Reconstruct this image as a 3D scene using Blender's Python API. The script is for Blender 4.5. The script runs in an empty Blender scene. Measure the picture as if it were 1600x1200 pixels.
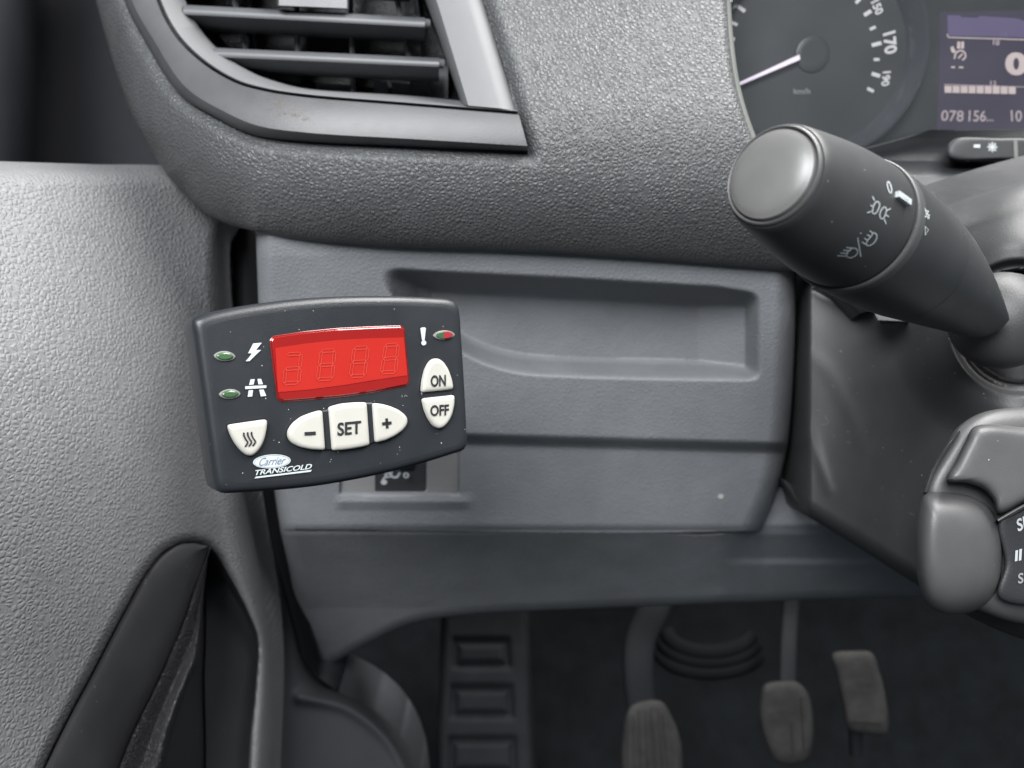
import bpy, math, random
import numpy as np
from mathutils import Vector, Matrix
from mathutils.bvhtree import BVHTree

random.seed(7)
sc = bpy.context.scene
COL = sc.collection
R = math.radians

# ------------------------------------------------------------------ camera
F = 1256.0                       # focal length in photograph pixels (1600 wide)
PITCH = R(20)
CAM = np.array([0.0, 0.0, 0.85])
RT = np.array([1.0, 0, 0])
FW = np.array([0, math.cos(PITCH), -math.sin(PITCH)])
UP = np.array([0, math.sin(PITCH), math.cos(PITCH)])
cd = bpy.data.cameras.new('camera')
cam = bpy.data.objects.new('camera', cd)
COL.objects.link(cam)
cam.location = CAM
cam.rotation_euler = (R(90) - PITCH, 0, 0)
cd.sensor_fit = 'HORIZONTAL'
cd.sensor_width = 36
cd.lens = 36 * F / 1600
cd.clip_start = 0.01
cd.clip_end = 100
cd.dof.use_dof = True
cd.dof.focus_distance = 0.30
cd.dof.aperture_fstop = 11.0
sc.camera = cam

# ------------------------------------------------------------------ world, lights, exposure
wd = bpy.data.worlds.new('World')
sc.world = wd
wd.use_nodes = True
bg = wd.node_tree.nodes['Background']
bg.inputs[0].default_value = (0.70, 0.86, 1.0, 1)
bg.inputs[1].default_value = 0.11


def area(name, loc, target, size, energy, color, sy=None):
    l = bpy.data.lights.new(name, 'AREA')
    l.energy = energy
    l.color = color
    l.shape = 'RECTANGLE'
    l.size = size
    l.size_y = sy or size
    o = bpy.data.objects.new(name, l)
    COL.objects.link(o)
    o.location = loc
    o.rotation_euler = (Vector(target) - Vector(loc)).to_track_quat('-Z', 'Y').to_euler()
    return o


# daylight through the open door (left, behind) and through the windscreen (ahead, above the dashboard)
area('door_opening_daylight', (-0.40, -0.75, 1.88), (-0.08, 0.42, 0.72), 0.9, 50, (0.97, 0.985, 1.0), 0.8)
area('windscreen_daylight', (0.60, 0.58, 1.85), (-0.12, 0.38, 0.78), 1.5, 44, (1.0, 0.99, 0.97), 0.55)
sc.cycles.max_bounces = 5
sc.cycles.diffuse_bounces = 3
sc.cycles.glossy_bounces = 3
sc.cycles.use_adaptive_sampling = True
sc.cycles.adaptive_threshold = 0.02
sc.view_settings.view_transform = 'Standard'
sc.view_settings.look = 'None'
sc.view_settings.gamma = 1
sc.view_settings.use_curve_mapping = False
sc.view_settings.exposure = 0.36

# ------------------------------------------------------------------ geometry helpers


def PA(px, py, d):
    """points at photograph ray (px, py) and distance d along the view axis"""
    px, py, d = np.broadcast_arrays(np.asarray(px, float), np.asarray(py, float), np.asarray(d, float))
    a = ((px - 800) / F)[..., None]
    b = (-(py - 600) / F)[..., None]
    return CAM + d[..., None] * (FW + a * RT + b * UP)


def ray(px, py):
    v = FW + (px - 800) / F * RT - (py - 600) / F * UP
    return v / np.linalg.norm(v)


def dY(py, Y):
    """view depth at which row py meets the upright plane y = Y"""
    return Y / (math.cos(PITCH) - (np.asarray(py, float) - 600) / F * math.sin(PITCH))


def sstep(a, b, x):
    t = np.clip((x - a) / (b - a), 0, 1)
    return t * t * (3 - 2 * t)


def cr(pts, n, closed=False):
    """Catmull-Rom through pts, resampled to n points at even arc length"""
    p = np.asarray(pts, float)
    if len(p) == 2 and not closed:
        t = np.linspace(0, 1, n)[:, None]
        return p[0] * (1 - t) + p[1] * t
    if closed:
        q = np.vstack([p[-1], p, p[0], p[1]])
    else:
        q = np.vstack([2 * p[0] - p[1], p, 2 * p[-1] - p[-2]])
    out = []
    for i in range(1, len(q) - 2):
        p0, p1, p2, p3 = q[i - 1], q[i], q[i + 1], q[i + 2]
        t = np.linspace(0, 1, 24, endpoint=False)[:, None]
        t0 = 0.0
        t1 = t0 + max(np.linalg.norm(p1 - p0), 1e-9) ** .5
        t2 = t1 + max(np.linalg.norm(p2 - p1), 1e-9) ** .5
        t3 = t2 + max(np.linalg.norm(p3 - p2), 1e-9) ** .5
        tt = t1 + t * (t2 - t1)
        A1 = (t1 - tt) / (t1 - t0) * p0 + (tt - t0) / (t1 - t0) * p1
        A2 = (t2 - tt) / (t2 - t1) * p1 + (tt - t1) / (t2 - t1) * p2
        A3 = (t3 - tt) / (t3 - t2) * p2 + (tt - t2) / (t3 - t2) * p3
        B1 = (t2 - tt) / (t2 - t0) * A1 + (tt - t0) / (t2 - t0) * A2
        B2 = (t3 - tt) / (t3 - t1) * A2 + (tt - t1) / (t3 - t1) * A3
        out.append((t2 - tt) / (t2 - t1) * B1 + (tt - t1) / (t2 - t1) * B2)
    c = np.vstack(out + ([q[-2][None]] if not closed else [p[0][None]]))
    s = np.r_[0, np.cumsum(np.linalg.norm(np.diff(c, axis=0), axis=1))]
    u = np.linspace(0, s[-1], n + (1 if closed else 0))
    if closed:
        u = u[:-1]
    return np.stack([np.interp(u, s, c[:, k]) for k in range(c.shape[1])], 1)


def dist_poly(px, py, poly, closed=False):
    p = np.asarray(poly, float)
    if closed:
        p = np.vstack([p, p[:1]])
    best = np.full(np.shape(px), 1e9)
    for a, b in zip(p[:-1], p[1:]):
        e = b - a
        L = e @ e + 1e-12
        t = np.clip(((px - a[0]) * e[0] + (py - a[1]) * e[1]) / L, 0, 1)
        best = np.minimum(best, np.hypot(px - a[0] - t * e[0], py - a[1] - t * e[1]))
    return best


def inside(px, py, poly):
    p = np.asarray(poly, float)
    res = np.zeros(np.shape(px), bool)
    j = len(p) - 1
    for i in range(len(p)):
        xi, yi = p[i]
        xj, yj = p[j]
        c = ((yi > py) != (yj > py)) & (px < (xj - xi) * (py - yi) / (yj - yi + 1e-12) + xi)
        res ^= c
        j = i
    return res


def sdf(px, py, poly):
    """positive inside"""
    d = dist_poly(px, py, poly, True)
    return np.where(inside(px, py, poly), d, -d)


WL = {}          # world location of each object (all objects are only ever translated)


def thing(name, loc, label, cat, group=None):
    o = bpy.data.objects.new(name, None)
    COL.objects.link(o)
    o.location = loc
    o.empty_display_size = 0.02
    o['label'] = label
    o['category'] = cat
    if group:
        o['group'] = group
    WL[o.name] = Vector(loc)
    return o


def obj(name, verts, faces, mat, parent=None, smooth=True, angle=40, label=None):
    verts = np.asarray(verts, float).reshape(-1, 3)
    me = bpy.data.meshes.new(name)
    org = WL[parent.name] if parent else Vector(verts.mean(0))
    v = verts - np.array(org)
    me.from_pydata(v.tolist(), [], faces if isinstance(faces, list) else faces.tolist())
    me.validate()
    me.materials.append(mat)
    if smooth:
        me.polygons.foreach_set('use_smooth', [True] * len(me.polygons))
        me.set_sharp_from_angle(angle=R(angle))
    o = bpy.data.objects.new(name, me)
    COL.objects.link(o)
    if parent:
        o.parent = parent          # same world origin as its thing
    else:
        o.location = org
    WL[o.name] = Vector(org)
    if label:
        o['label'] = label
    return o


def grid_faces(nv, nu, wrap_u=False, wrap_v=False, off=0):
    i = np.arange(nv - (0 if wrap_v else 1))
    j = np.arange(nu - (0 if wrap_u else 1))
    I, J = np.meshgrid(i, j, indexing='ij')
    I2, J2 = (I + 1) % nv, (J + 1) % nu
    return np.stack([I * nu + J, I * nu + J2, I2 * nu + J2, I2 * nu + J], -1).reshape(-1, 4) + off


def coons(left, bottom, right, top, nu, nv):
    """left/right run top->bottom, top/bottom run left->right; returns px, py grids (nv, nu)"""
    Lc, Rc = cr(left, nv), cr(right, nv)
    Tc, Bc = cr(top, nu), cr(bottom, nu)
    u = np.linspace(0, 1, nu)[None, :, None]
    v = np.linspace(0, 1, nv)[:, None, None]
    S = (1 - u) * Lc[:, None] + u * Rc[:, None] + (1 - v) * Tc[None] + v * Bc[None]
    S = S - ((1 - u) * (1 - v) * Tc[0] + u * (1 - v) * Tc[-1] + (1 - u) * v * Bc[0] + u * v * Bc[-1])
    return S[..., 0], S[..., 1]


def patch(name, sides, nu, nv, dfun, mat, parent=None, skirt=0.03, keep=None, label=None, angle=60):
    """a sculpted panel: its own depth at each point, turned back into a return edge of depth skirt"""
    X, Y = coons(*sides, nu, nv)
    D = dfun(X, Y)
    V = PA(X, Y, D).reshape(-1, 3)
    Fc = grid_faces(nv, nu)
    if keep is not None:
        xc = X.reshape(-1)[Fc].mean(1)
        yc = Y.reshape(-1)[Fc].mean(1)
        Fc = Fc[keep(xc, yc)]
    Fl = Fc.tolist()
    if skirt:
        idx = np.arange(nv * nu).reshape(nv, nu)
        loop = np.r_[idx[0, :], idx[1:, -1], idx[-1, -2::-1], idx[-2:0:-1, 0]]
        cen = V.mean(0)
        B = V[loop] + np.array([0, 1, -0.0]) * skirt
        n0 = len(V)
        V = np.vstack([V, B])
        m = len(loop)
        for a in range(m):
            b = (a + 1) % m
            Fl.append([int(loop[b]), int(loop[a]), n0 + a, n0 + b])
    return obj(name, V, Fl, mat, parent, angle=angle, label=label)


def loft(name, rails, n, mat, parent=None, closed=False, cap=False, sub=0, angle=40, label=None):
    """surface through rails, each a list of (px, py, depth)"""
    Rr = np.stack([cr(r, n, closed) for r in rails])
    if sub:
        Rr = np.stack([cr(Rr[:, k], sub) for k in range(Rr.shape[1])], 1)
    V = PA(Rr[..., 0], Rr[..., 1], Rr[..., 2])
    nv = V.shape[0]
    Fl = grid_faces(nv, n, wrap_u=closed).tolist()
    if cap:
        Fl.append(list(range((nv - 1) * n, nv * n)))
        Fl.append(list(range(n))[::-1])
    return obj(name, V.reshape(-1, 3), Fl, mat, parent, angle=angle, label=label)


def round_poly(pts, r, seg=4):
    p = np.asarray(pts, float)
    out = []
    n = len(p)
    for i in range(n):
        a, b, c = p[i - 1], p[i], p[(i + 1) % n]
        la, lc = np.linalg.norm(a - b), np.linalg.norm(c - b)
        k = min(r, la * .45, lc * .45)
        p1, p2 = b + (a - b) / la * k, b + (c - b) / lc * k
        for t in np.linspace(0, 1, seg):
            out.append((1 - t) ** 2 * p1 + 2 * t * (1 - t) * b + t * t * p2)
    return np.array(out)


def inset(poly, k):
    """draw a convex closed outline inwards by k (local units)"""
    p = np.asarray(poly, float)
    lo, hi = p.min(0), p.max(0)
    return (lo + hi) / 2 + (p - (lo + hi) / 2) * np.maximum(1 - 2 * k / (hi - lo), .02)


class Frame:
    """a flat face: origin, right, up, outward normal; maps photograph rays to points on it"""

    def __init__(s, O, eu, ev, en):
        s.O, s.eu, s.ev, s.en = [np.asarray(q, float) for q in (O, eu, ev, en)]

    def uv(s, px, py):
        r = ray(px, py)
        t = ((s.O - CAM) @ s.en) / (r @ s.en)
        q = CAM + r * t - s.O
        return np.array([q @ s.eu, q @ s.ev])

    def w(s, uv, h=0.0):
        uv = np.asarray(uv, float)
        return s.O + uv[..., :1] * s.eu + uv[..., 1:2] * s.ev + h * s.en

    def __call__(s, px, py):
        return s.w(s.uv(px, py)), s.en


def on_mesh(*objs):
    V, Fc = [], []
    for o in objs:
        n0 = len(V)
        off = WL[o.name]
        V += [v.co + off for v in o.data.vertices]
        Fc += [[n0 + i for i in p.vertices] for p in o.data.polygons]
    t = BVHTree.FromPolygons(V, Fc)

    def fn(px, py):
        r = ray(px, py)
        loc, nrm, i, dd = t.ray_cast(Vector(CAM), Vector(r))
        if loc is None:
            return None, None
        nrm = np.array(nrm)
        if nrm @ r > 0:
            nrm = -nrm
        return np.array(loc), nrm
    return fn


def extrude(name, fr, poly, prof, mat, parent=None, cap_back=True, angle=35, label=None):
    """outline (local uv) carried through (inset, height) steps, closed at the front"""
    rings = [fr.w(inset(poly, k), h) for k, h in prof]
    n = len(poly)
    V = np.vstack(rings)
    Fl = grid_faces(len(prof), n, wrap_u=True).tolist()
    Fl.append([(len(prof) - 1) * n + i for i in range(n)])
    if cap_back:
        Fl.append(list(range(n))[::-1])
    o = obj(name, V, Fl, mat, parent, angle=angle, label=label)
    o.data.polygons[(len(prof) - 1) * n].use_smooth = False     # flat front
    return o


def uvs(fr, pts):
    return np.array([fr.uv(*p) for p in pts])


# ---- flat print: polygons, strokes and lettering laid on a surface
def print_mesh(name, items, surf, mat, parent, lift=0.00015, label=None):
    """items: list of (list of px points, list of faces)"""
    V, Fl = [], []
    for pts, faces in items:
        n0 = len(V)
        ok = True
        tmp = []
        for p in pts:
            q, n = surf(p[0], p[1])
            if q is None:
                ok = False
                break
            tmp.append(q + n * lift)
        if not ok:
            continue
        V += tmp
        Fl += [[n0 + i for i in f] for f in faces]
    if not V:
        return None
    return obj(name, V, Fl, mat, parent, smooth=False, label=label)


def polyitem(pts):
    return (list(pts), [list(range(len(pts)))])


def stroke(pts, w, closed=False):
    p = np.asarray(pts, float)
    n = len(p)
    if closed:
        t = np.roll(p, -1, 0) - np.roll(p, 1, 0)
    else:
        t = np.gradient(p, axis=0)
    t /= np.linalg.norm(t, axis=1)[:, None] + 1e-9
    nn = np.stack([-t[:, 1], t[:, 0]], 1) * w / 2
    V = np.vstack([p + nn, p - nn])
    fs = [[i, (i + 1) % n, n + (i + 1) % n, n + i] for i in range(n if closed else n - 1)]
    return (V.tolist(), fs)


def ell(cx, cy, rx, ry, rot=0, n=28):
    a = np.linspace(0, 2 * math.pi, n, endpoint=False)
    x, y = rx * np.cos(a), ry * np.sin(a)
    c, s = math.cos(rot), math.sin(rot)
    return np.stack([cx + x * c - y * s, cy + x * s + y * c], 1)


_tc = {}


def glyphs(s, bold=0.0, shear=0.0):
    k = (s, bold, shear)
    if k not in _tc:
        c = bpy.data.curves.new('lettering', 'FONT')
        c.body = s
        c.offset = bold
        c.shear = shear
        c.resolution_u = 4
        o = bpy.data.objects.new('lettering', c)
        COL.objects.link(o)
        dg = bpy.context.evaluated_depsgraph_get()
        me = bpy.data.meshes.new_from_object(o.evaluated_get(dg))
        V = np.array([v.co[:2] for v in me.vertices])
        Fl = [list(p.vertices) for p in me.polygons]
        bpy.data.objects.remove(o)
        bpy.data.curves.remove(c)
        bpy.data.meshes.remove(me)
        V = (V - V.min(0)) / (V.max(0) - V.min(0))
        _tc[k] = (V, Fl)
    return _tc[k]


def textitem(s, quad, bold=0.0, shear=0.0):
    """quad: photograph points of the lettering's box TL, TR, BR, BL"""
    V, Fl = glyphs(s, bold, shear)
    q = np.asarray(quad, float)
    u, v = V[:, :1], 1 - V[:, 1:]
    p = (1 - v) * ((1 - u) * q[0] + u * q[1]) + v * ((1 - u) * q[3] + u * q[2])
    return (p.tolist(), Fl)


def puffy(name, poly, d0, h, mat, parent=None, p=2.6, q=.5, n=72, slope=(0, 0), back=0.02, rings=14, closed_spline=True, label=None, angle=60):
    """a cushion-shaped solid whose outline is poly (px) at depth d0, swelling h towards the viewer"""
    o = cr(poly, n, True) if closed_spline else round_poly(poly, 10, 5)
    n = len(o)
    c = o.mean(0)
    V = []
    ss = np.sin(np.linspace(math.pi / 2, 0.02, rings))
    dd = d0 + slope[0] * (o[:, 0] - c[0]) + slope[1] * (o[:, 1] - c[1])
    V.append(PA(c[0] + (o[:, 0] - c[0]) * .96, c[1] + (o[:, 1] - c[1]) * .96, dd + back))
    for s in ss:
        x, y = c[0] + (o[:, 0] - c[0]) * s, c[1] + (o[:, 1] - c[1]) * s
        d = d0 + slope[0] * (x - c[0]) + slope[1] * (y - c[1]) - h * (1 - s ** p) ** q
        V.append(PA(x, y, d))
    nr = len(V)
    Fl = grid_faces(nr, n, wrap_u=True).tolist()
    Fl.append([(nr - 1) * n + i for i in range(n)])
    Fl.append(list(range(n))[::-1])
    return obj(name, np.vstack(V), Fl, mat, parent, label=label, angle=angle)


def tube(name, path, rad, mat, parent=None, flat=1.0, n=16, m=28, side=None):
    """a bar along world points; flat squeezes it across `side`"""
    c = cr(path, m)
    r = np.interp(np.linspace(0, 1, m), np.linspace(0, 1, len(rad)), rad)
    t = np.gradient(c, axis=0)
    t /= np.linalg.norm(t, axis=1)[:, None]
    sd = np.asarray(side if side is not None else RT, float)
    V = []
    a = np.linspace(0, 2 * math.pi, n, endpoint=False)
    ca, sa = np.cos(a), np.sin(a)
    ca, sa = np.sign(ca) * abs(ca) ** .7, np.sign(sa) * abs(sa) ** .7
    for i in range(m):
        b = np.cross(t[i], sd)
        b /= np.linalg.norm(b)
        s2 = np.cross(b, t[i])
        V.append(c[i] + r[i] * (ca[:, None] * s2 + flat * sa[:, None] * b))
    Fl = grid_faces(m, n, wrap_u=True).tolist() + [list(range(n))[::-1], [(m - 1) * n + i for i in range(n)]]
    return obj(name, np.vstack(V), Fl, mat, parent)


# ------------------------------------------------------------------ materials
def mat(name, color, rough=.5, spec=.5, grain=None, fine=None, var=.06, dust=0.0, coat=0.0, metal=0.0, emit=None, estr=1.0, tint=None):
    m = bpy.data.materials.new(name)
    m.use_nodes = True
    nt = m.node_tree
    N, L = nt.nodes, nt.links
    b = N['Principled BSDF']
    b.inputs['Roughness'].default_value = rough
    b.inputs['Specular IOR Level'].default_value = spec
    b.inputs['Metallic'].default_value = metal
    b.inputs['Coat Weight'].default_value = coat
    b.inputs['Coat Roughness'].default_value = .08
    tc = N.new('ShaderNodeTexCoord')
    n1 = N.new('ShaderNodeTexNoise')
    n1.inputs['Scale'].default_value = 28
    n1.inputs['Detail'].default_value = 3
    n1.inputs['Roughness'].default_value = .65
    L.new(tc.outputs['Object'], n1.inputs['Vector'])
    mx = N.new('ShaderNodeMix')
    mx.data_type = 'RGBA'
    c = np.array(color)
    mx.inputs['A'].default_value = (*(c * (1 - var)), 1)
    c2 = np.array(tint) if tint is not None else c * (1 + var)
    mx.inputs['B'].default_value = (*c2, 1)
    rp = N.new('ShaderNodeMapRange')
    rp.inputs['From Min'].default_value = .3
    rp.inputs['From Max'].default_value = .7
    L.new(n1.outputs['Fac'], rp.inputs['Value'])
    L.new(rp.outputs['Result'], mx.inputs['Factor'])
    out = mx.outputs['Result']
    if dust:
        v = N.new('ShaderNodeTexVoronoi')
        v.inputs['Scale'].default_value = 560
        L.new(tc.outputs['Object'], v.inputs['Vector'])
        w = N.new('ShaderNodeTexWhiteNoise')
        L.new(v.outputs['Color'], w.inputs['Vector'])
        # speck radius differs from cell to cell; most cells hold none
        mr = N.new('ShaderNodeMapRange')
        mr.inputs['From Min'].default_value = 1 - dust
        mr.inputs['From Max'].default_value = 1
        mr.inputs['To Min'].default_value = 0
        mr.inputs['To Max'].default_value = .12
        L.new(w.outputs['Value'], mr.inputs['Value'])
        lt = N.new('ShaderNodeMath')
        lt.operation = 'LESS_THAN'
        L.new(v.outputs['Distance'], lt.inputs[0])
        L.new(mr.outputs['Result'], lt.inputs[1])
        m2 = N.new('ShaderNodeMix')
        m2.data_type = 'RGBA'
        m2.inputs['B'].default_value = (.55, .52, .47, 1)
        L.new(out, m2.inputs['A'])
        L.new(lt.outputs[0], m2.inputs['Factor'])
        out = m2.outputs['Result']
    L.new(out, b.inputs['Base Color'])
    # uneven sheen
    rr = N.new('ShaderNodeMapRange')
    rr.inputs['To Min'].default_value = max(0, rough - .10)
    rr.inputs['To Max'].default_value = min(1, rough + .10)
    L.new(n1.outputs['Fac'], rr.inputs['Value'])
    L.new(rr.outputs['Result'], b.inputs['Roughness'])
    last = None
    if grain:
        gs, gd = grain
        nz = N.new('ShaderNodeTexNoise')
        nz.inputs['Scale'].default_value = gs * .8
        nz.inputs['Detail'].default_value = 2
        L.new(tc.outputs['Object'], nz.inputs['Vector'])
        sub = N.new('ShaderNodeVectorMath')
        sub.operation = 'SUBTRACT'
        sub.inputs[1].default_value = (.5, .5, .5)
        L.new(nz.outputs['Color'], sub.inputs[0])
        scl = N.new('ShaderNodeVectorMath')
        scl.operation = 'SCALE'
        scl.inputs['Scale'].default_value = .6 / gs
        L.new(sub.outputs[0], scl.inputs[0])
        ad = N.new('ShaderNodeVectorMath')
        L.new(tc.outputs['Object'], ad.inputs[0])
        L.new(scl.outputs[0], ad.inputs[1])
        v = N.new('ShaderNodeTexVoronoi')
        v.feature = 'DISTANCE_TO_EDGE'
        v.inputs['Scale'].default_value = gs
        L.new(ad.outputs[0], v.inputs['Vector'])
        mr = N.new('ShaderNodeMapRange')
        mr.interpolation_type = 'SMOOTHSTEP'
        mr.inputs['From Max'].default_value = .34
        mr.inputs['To Max'].default_value = 1.0
        L.new(v.outputs['Distance'], mr.inputs['Value'])
        ml = N.new('ShaderNodeMath')
        ml.operation = 'MULTIPLY'
        ml.inputs[1].default_value = .8
        L.new(nz.outputs['Fac'], ml.inputs[0])
        sm = N.new('ShaderNodeMath')
        L.new(mr.outputs['Result'], sm.inputs[0])
        L.new(ml.outputs[0], sm.inputs[1])
        bp = N.new('ShaderNodeBump')
        bp.inputs['Strength'].default_value = 1
        bp.inputs['Distance'].default_value = gd
        L.new(sm.outputs[0], bp.inputs['Height'])
        last = bp
    if fine:
        nz = N.new('ShaderNodeTexNoise')
        nz.inputs['Scale'].default_value = fine[0]
        nz.inputs['Detail'].default_value = 3
        L.new(tc.outputs['Object'], nz.inputs['Vector'])
        bp = N.new('ShaderNodeBump')
        bp.inputs['Strength'].default_value = 1
        bp.inputs['Distance'].default_value = fine[1]
        L.new(nz.outputs['Fac'], bp.inputs['Height'])
        if last:
            L.new(last.outputs['Normal'], bp.inputs['Normal'])
        last = bp
    if last:
        L.new(last.outputs['Normal'], b.inputs['Normal'])
    if emit:
        b.inputs['Emission Color'].default_value = (*emit, 1)
        b.inputs['Emission Strength'].default_value = estr
    return m


M = {}
M['pad'] = mat('soft_dash_vinyl', (.066, .068, .070), .47, .5, grain=(460, .00034), var=.12)
M['panel'] = mat('grey_dash_plastic', (.150, .155, .164), .55, .45, grain=(430, .00013), var=.08)
M['door'] = mat('grey_door_plastic', (.165, .167, .171), .52, .45, grain=(380, .00030), var=.07)
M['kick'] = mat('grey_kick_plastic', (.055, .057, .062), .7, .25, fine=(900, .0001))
M['bezel'] = mat('vent_plastic', (.058, .058, .061), .42, .5, fine=(1500, .00008), var=.12)
M['satin'] = mat('satin_vent_trim', (.115, .117, .122), .55, .45, fine=(1800, .00004))
M['slat'] = mat('vent_slat_plastic', (.07, .072, .077), .45, .5)
M['duct'] = mat('black_duct', (.02, .021, .023), .6, .3)
M['duct2'] = mat('dark_grey_duct', (.09, .093, .10), .55, .4)
M['black'] = mat('matt_black_plastic', (.022, .023, .025), .5, .45, fine=(1200, .00008), dust=.03)
M['rubber'] = mat('black_rubber', (.008, .009, .010), .7, .2)
M['pillar'] = mat('dark_pillar_trim', (.02, .021, .026), .7, .25, fine=(900, .0001))
M['gloss'] = mat('gloss_black', (.015, .015, .016), .15, .5)
M['stalk'] = mat('stalk_plastic', (.036, .037, .038), .42, .5, fine=(2600, .00006), dust=.10, var=.15)
M['stalkcap'] = mat('stalk_cap_plastic', (.13, .13, .128), .34, .5, fine=(2600, .00006), dust=.08, var=.15, tint=(.15, .148, .142))
M['shroud'] = mat('column_shroud_plastic', (.036, .037, .038), .5, .45, fine=(1600, .00012), dust=.16, var=.12)
M['remote'] = mat('remote_plastic', (.066, .066, .067), .45, .5, fine=(2200, .00007), dust=.05, var=.12)
M['dustslot'] = mat('dusty_slot', (.10, .096, .088), .8, .3, fine=(3000, .0004), var=.3, dust=.25)
M['white'] = mat('white_print', (.43, .47, .48), .5, .3, var=.03)
M['greyprint'] = mat('grey_print', (.38, .40, .41), .5, .3, var=.05)
M['dimprint'] = mat('faded_print', (.22, .23, .23), .5, .3)
M['ctrl'] = mat('controller_plastic', (.016, .018, .021), .40, .5, fine=(3200, .00007), dust=.22, var=.10)
M['ivory'] = mat('ivory_button', (.40, .392, .355), .42, .45, var=.06)
M['ink'] = mat('black_ink', (.02, .02, .022), .5, .3)
M['logoink'] = mat('blue_grey_ink', (.10, .14, .19), .5, .3)
M['red'] = mat('red_display_filter', (.21, .009, .008), .18, .5, coat=.6, var=.03)
M['redin'] = mat('red_display_module', (.33, .016, .011), .30, .5, var=.03)
M['redseg'] = mat('red_segment', (.43, .045, .032), .3, .5)
M['redrim'] = mat('red_window_rim', (.16, .006, .006), .25, .5, coat=.4)
M['led'] = mat('green_led', (.04, .085, .04), .2, .5, coat=.5, var=.2)
M['ledred'] = mat('red_led', (.25, .025, .03), .2, .5, coat=.5)
M['ledrim'] = mat('led_rim', (.42, .41, .38), .3, .5, metal=.6)
M['dial'] = mat('dial_face', (.030, .033, .036), .45, .4, fine=(2000, .00005))
M['cluster'] = mat('cluster_plastic', (.020, .022, .024), .5, .4, fine=(1500, .00005))
M['rim'] = mat('dial_rim', (.05, .055, .065), .18, .5, coat=.4)
M['tick'] = mat('dial_print', (.62, .61, .62), .5, .3)
M['needle'] = mat('needle_lilac', (.80, .72, .82), .4, .4, emit=(.8, .66, .85), estr=.25)
M['lcd'] = mat('lcd_glass', (.025, .022, .035), .2, .5, emit=(.16, .12, .22), estr=.12)
M['lcdtop'] = mat('lcd_band', (.05, .04, .085), .25, .5, emit=(.30, .24, .45), estr=.2)
M['lcdtxt'] = mat('lcd_pixels', (.35, .30, .30), .4, .3, emit=(1, .82, .78), estr=.22)
M['lcddim'] = mat('lcd_pixels_dim', (.25, .21, .23), .4, .3, emit=(.7, .58, .58), estr=.25)
M['carpet'] = mat('dark_carpet', (.0065, .0078, .009), .9, .1, fine=(700, .0015), var=.3)
M['pedal'] = mat('worn_pedal_rubber', (.037, .036, .035), .75, .2, fine=(500, .0006), var=.35)
M['pedalarm'] = mat('painted_pedal_arm', (.010, .011, .013), .7, .2)
M['hedge'] = mat('hood_edge', (.12, .125, .115), .5, .4)

# ================================================================== SETTING
FLOORZ = -0.02
v = [(-.5, -.1, FLOORZ), (1.0, -.1, FLOORZ), (1.0, .80, FLOORZ), (-.5, .80, FLOORZ)]
o = obj('footwell_floor', [(x, y, z) for z in (FLOORZ - .02, FLOORZ) for x, y, _ in v],
        [[4, 5, 6, 7], [3, 2, 1, 0], [0, 1, 5, 4], [1, 2, 6, 5], [2, 3, 7, 6], [3, 0, 4, 7]], M['carpet'])
o['kind'] = 'structure'
# toe board and bulkhead behind the pedals, gently creased
nx, ns = 60, 40
prof = cr([(.78, FLOORZ), (.86, .06), (.96, .18), (1.02, .34), (1.03, .75)], ns)
xs = np.linspace(-.5, 1.0, nx)
V = np.array([[(x, y + .012 * math.sin(x * 14 + z * 9), z) for x in xs] for y, z in prof])
Vb = V + np.array([0, .03, 0])
Fl = grid_faces(ns, nx).tolist() + grid_faces(ns, nx, off=nx * ns).tolist()
o = obj('footwell_wall', np.vstack([V.reshape(-1, 3), Vb.reshape(-1, 3)]), Fl, M['carpet'])
o['kind'] = 'structure'

# ================================================================== DASHBOARD
VENT = [(160, -220), (192, 0), (226, 68), (278, 147), (341, 189), (394, 213), (472, 224), (640, 231), (827, 240), (800, 140), (756, 0), (700, -220)]
VENTS = cr(VENT[1:9], 60)
VENTP = np.vstack([[(160, -220)], VENTS, [(790, 105), (756, 0), (690, -220)]])
PADL = [(112, -170), (135, -60), (152, 10), (180, 110), (215, 200), (262, 275)]
PADB = [(262, 275), (330, 338), (420, 366), (600, 384), (800, 392), (1000, 404), (1290, 428)]
PADR = [(1132, -170), (1136, 0), (1142, 80), (1152, 140), (1172, 205), (1210, 290), (1290, 428)]
PADLB = np.vstack([cr(PADL, 40), cr(PADB, 60)])
PADRC = cr(PADR, 50)

dash = thing('dashboard', tuple(PA(800, 900, .5)), 'dark grey van dashboard with soft grained upper pad and blue grey lower panel', 'dashboard')


PADP = cr([(-170, .482), (0, .452), (110, .430), (190, .416), (260, .411), (330, .412), (430, .420)], 80)


def d_pad(x, y):
    Y = np.interp(y, PADP[:, 0], PADP[:, 1])
    Y = Y + .05 * np.clip((640 - x) / 640, 0, 1) ** 2
    d = dY(y, Y)
    s = dist_poly(x, y, PADLB)
    t = np.clip(1 - s / 135, 0, 1)
    d = d + np.interp(x, [290, 400], [.058, .015]) * (1 - np.sqrt(np.maximum(1 - t * t, 0)))
    sr = dist_poly(x, y, PADRC)
    t = np.clip(1 - sr / 12, 0, 1)
    d = d + .010 * (1 - np.sqrt(np.maximum(1 - t * t, 0)))
    sv = sdf(x, y, VENTP)
    d = d + .006 * np.clip(1 + sv / 22, 0, 1) ** 2 * (sv < 0) + np.where(sv >= 0, .006, 0)
    d = d + .085 * sstep(2, 16, sv)
    return d


patch('upper_pad', (PADL, PADB, PADR, [(112, -170), (600, -170), (1132, -170)]), 420, 230, d_pad, M['pad'], dash, skirt=.06)

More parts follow.
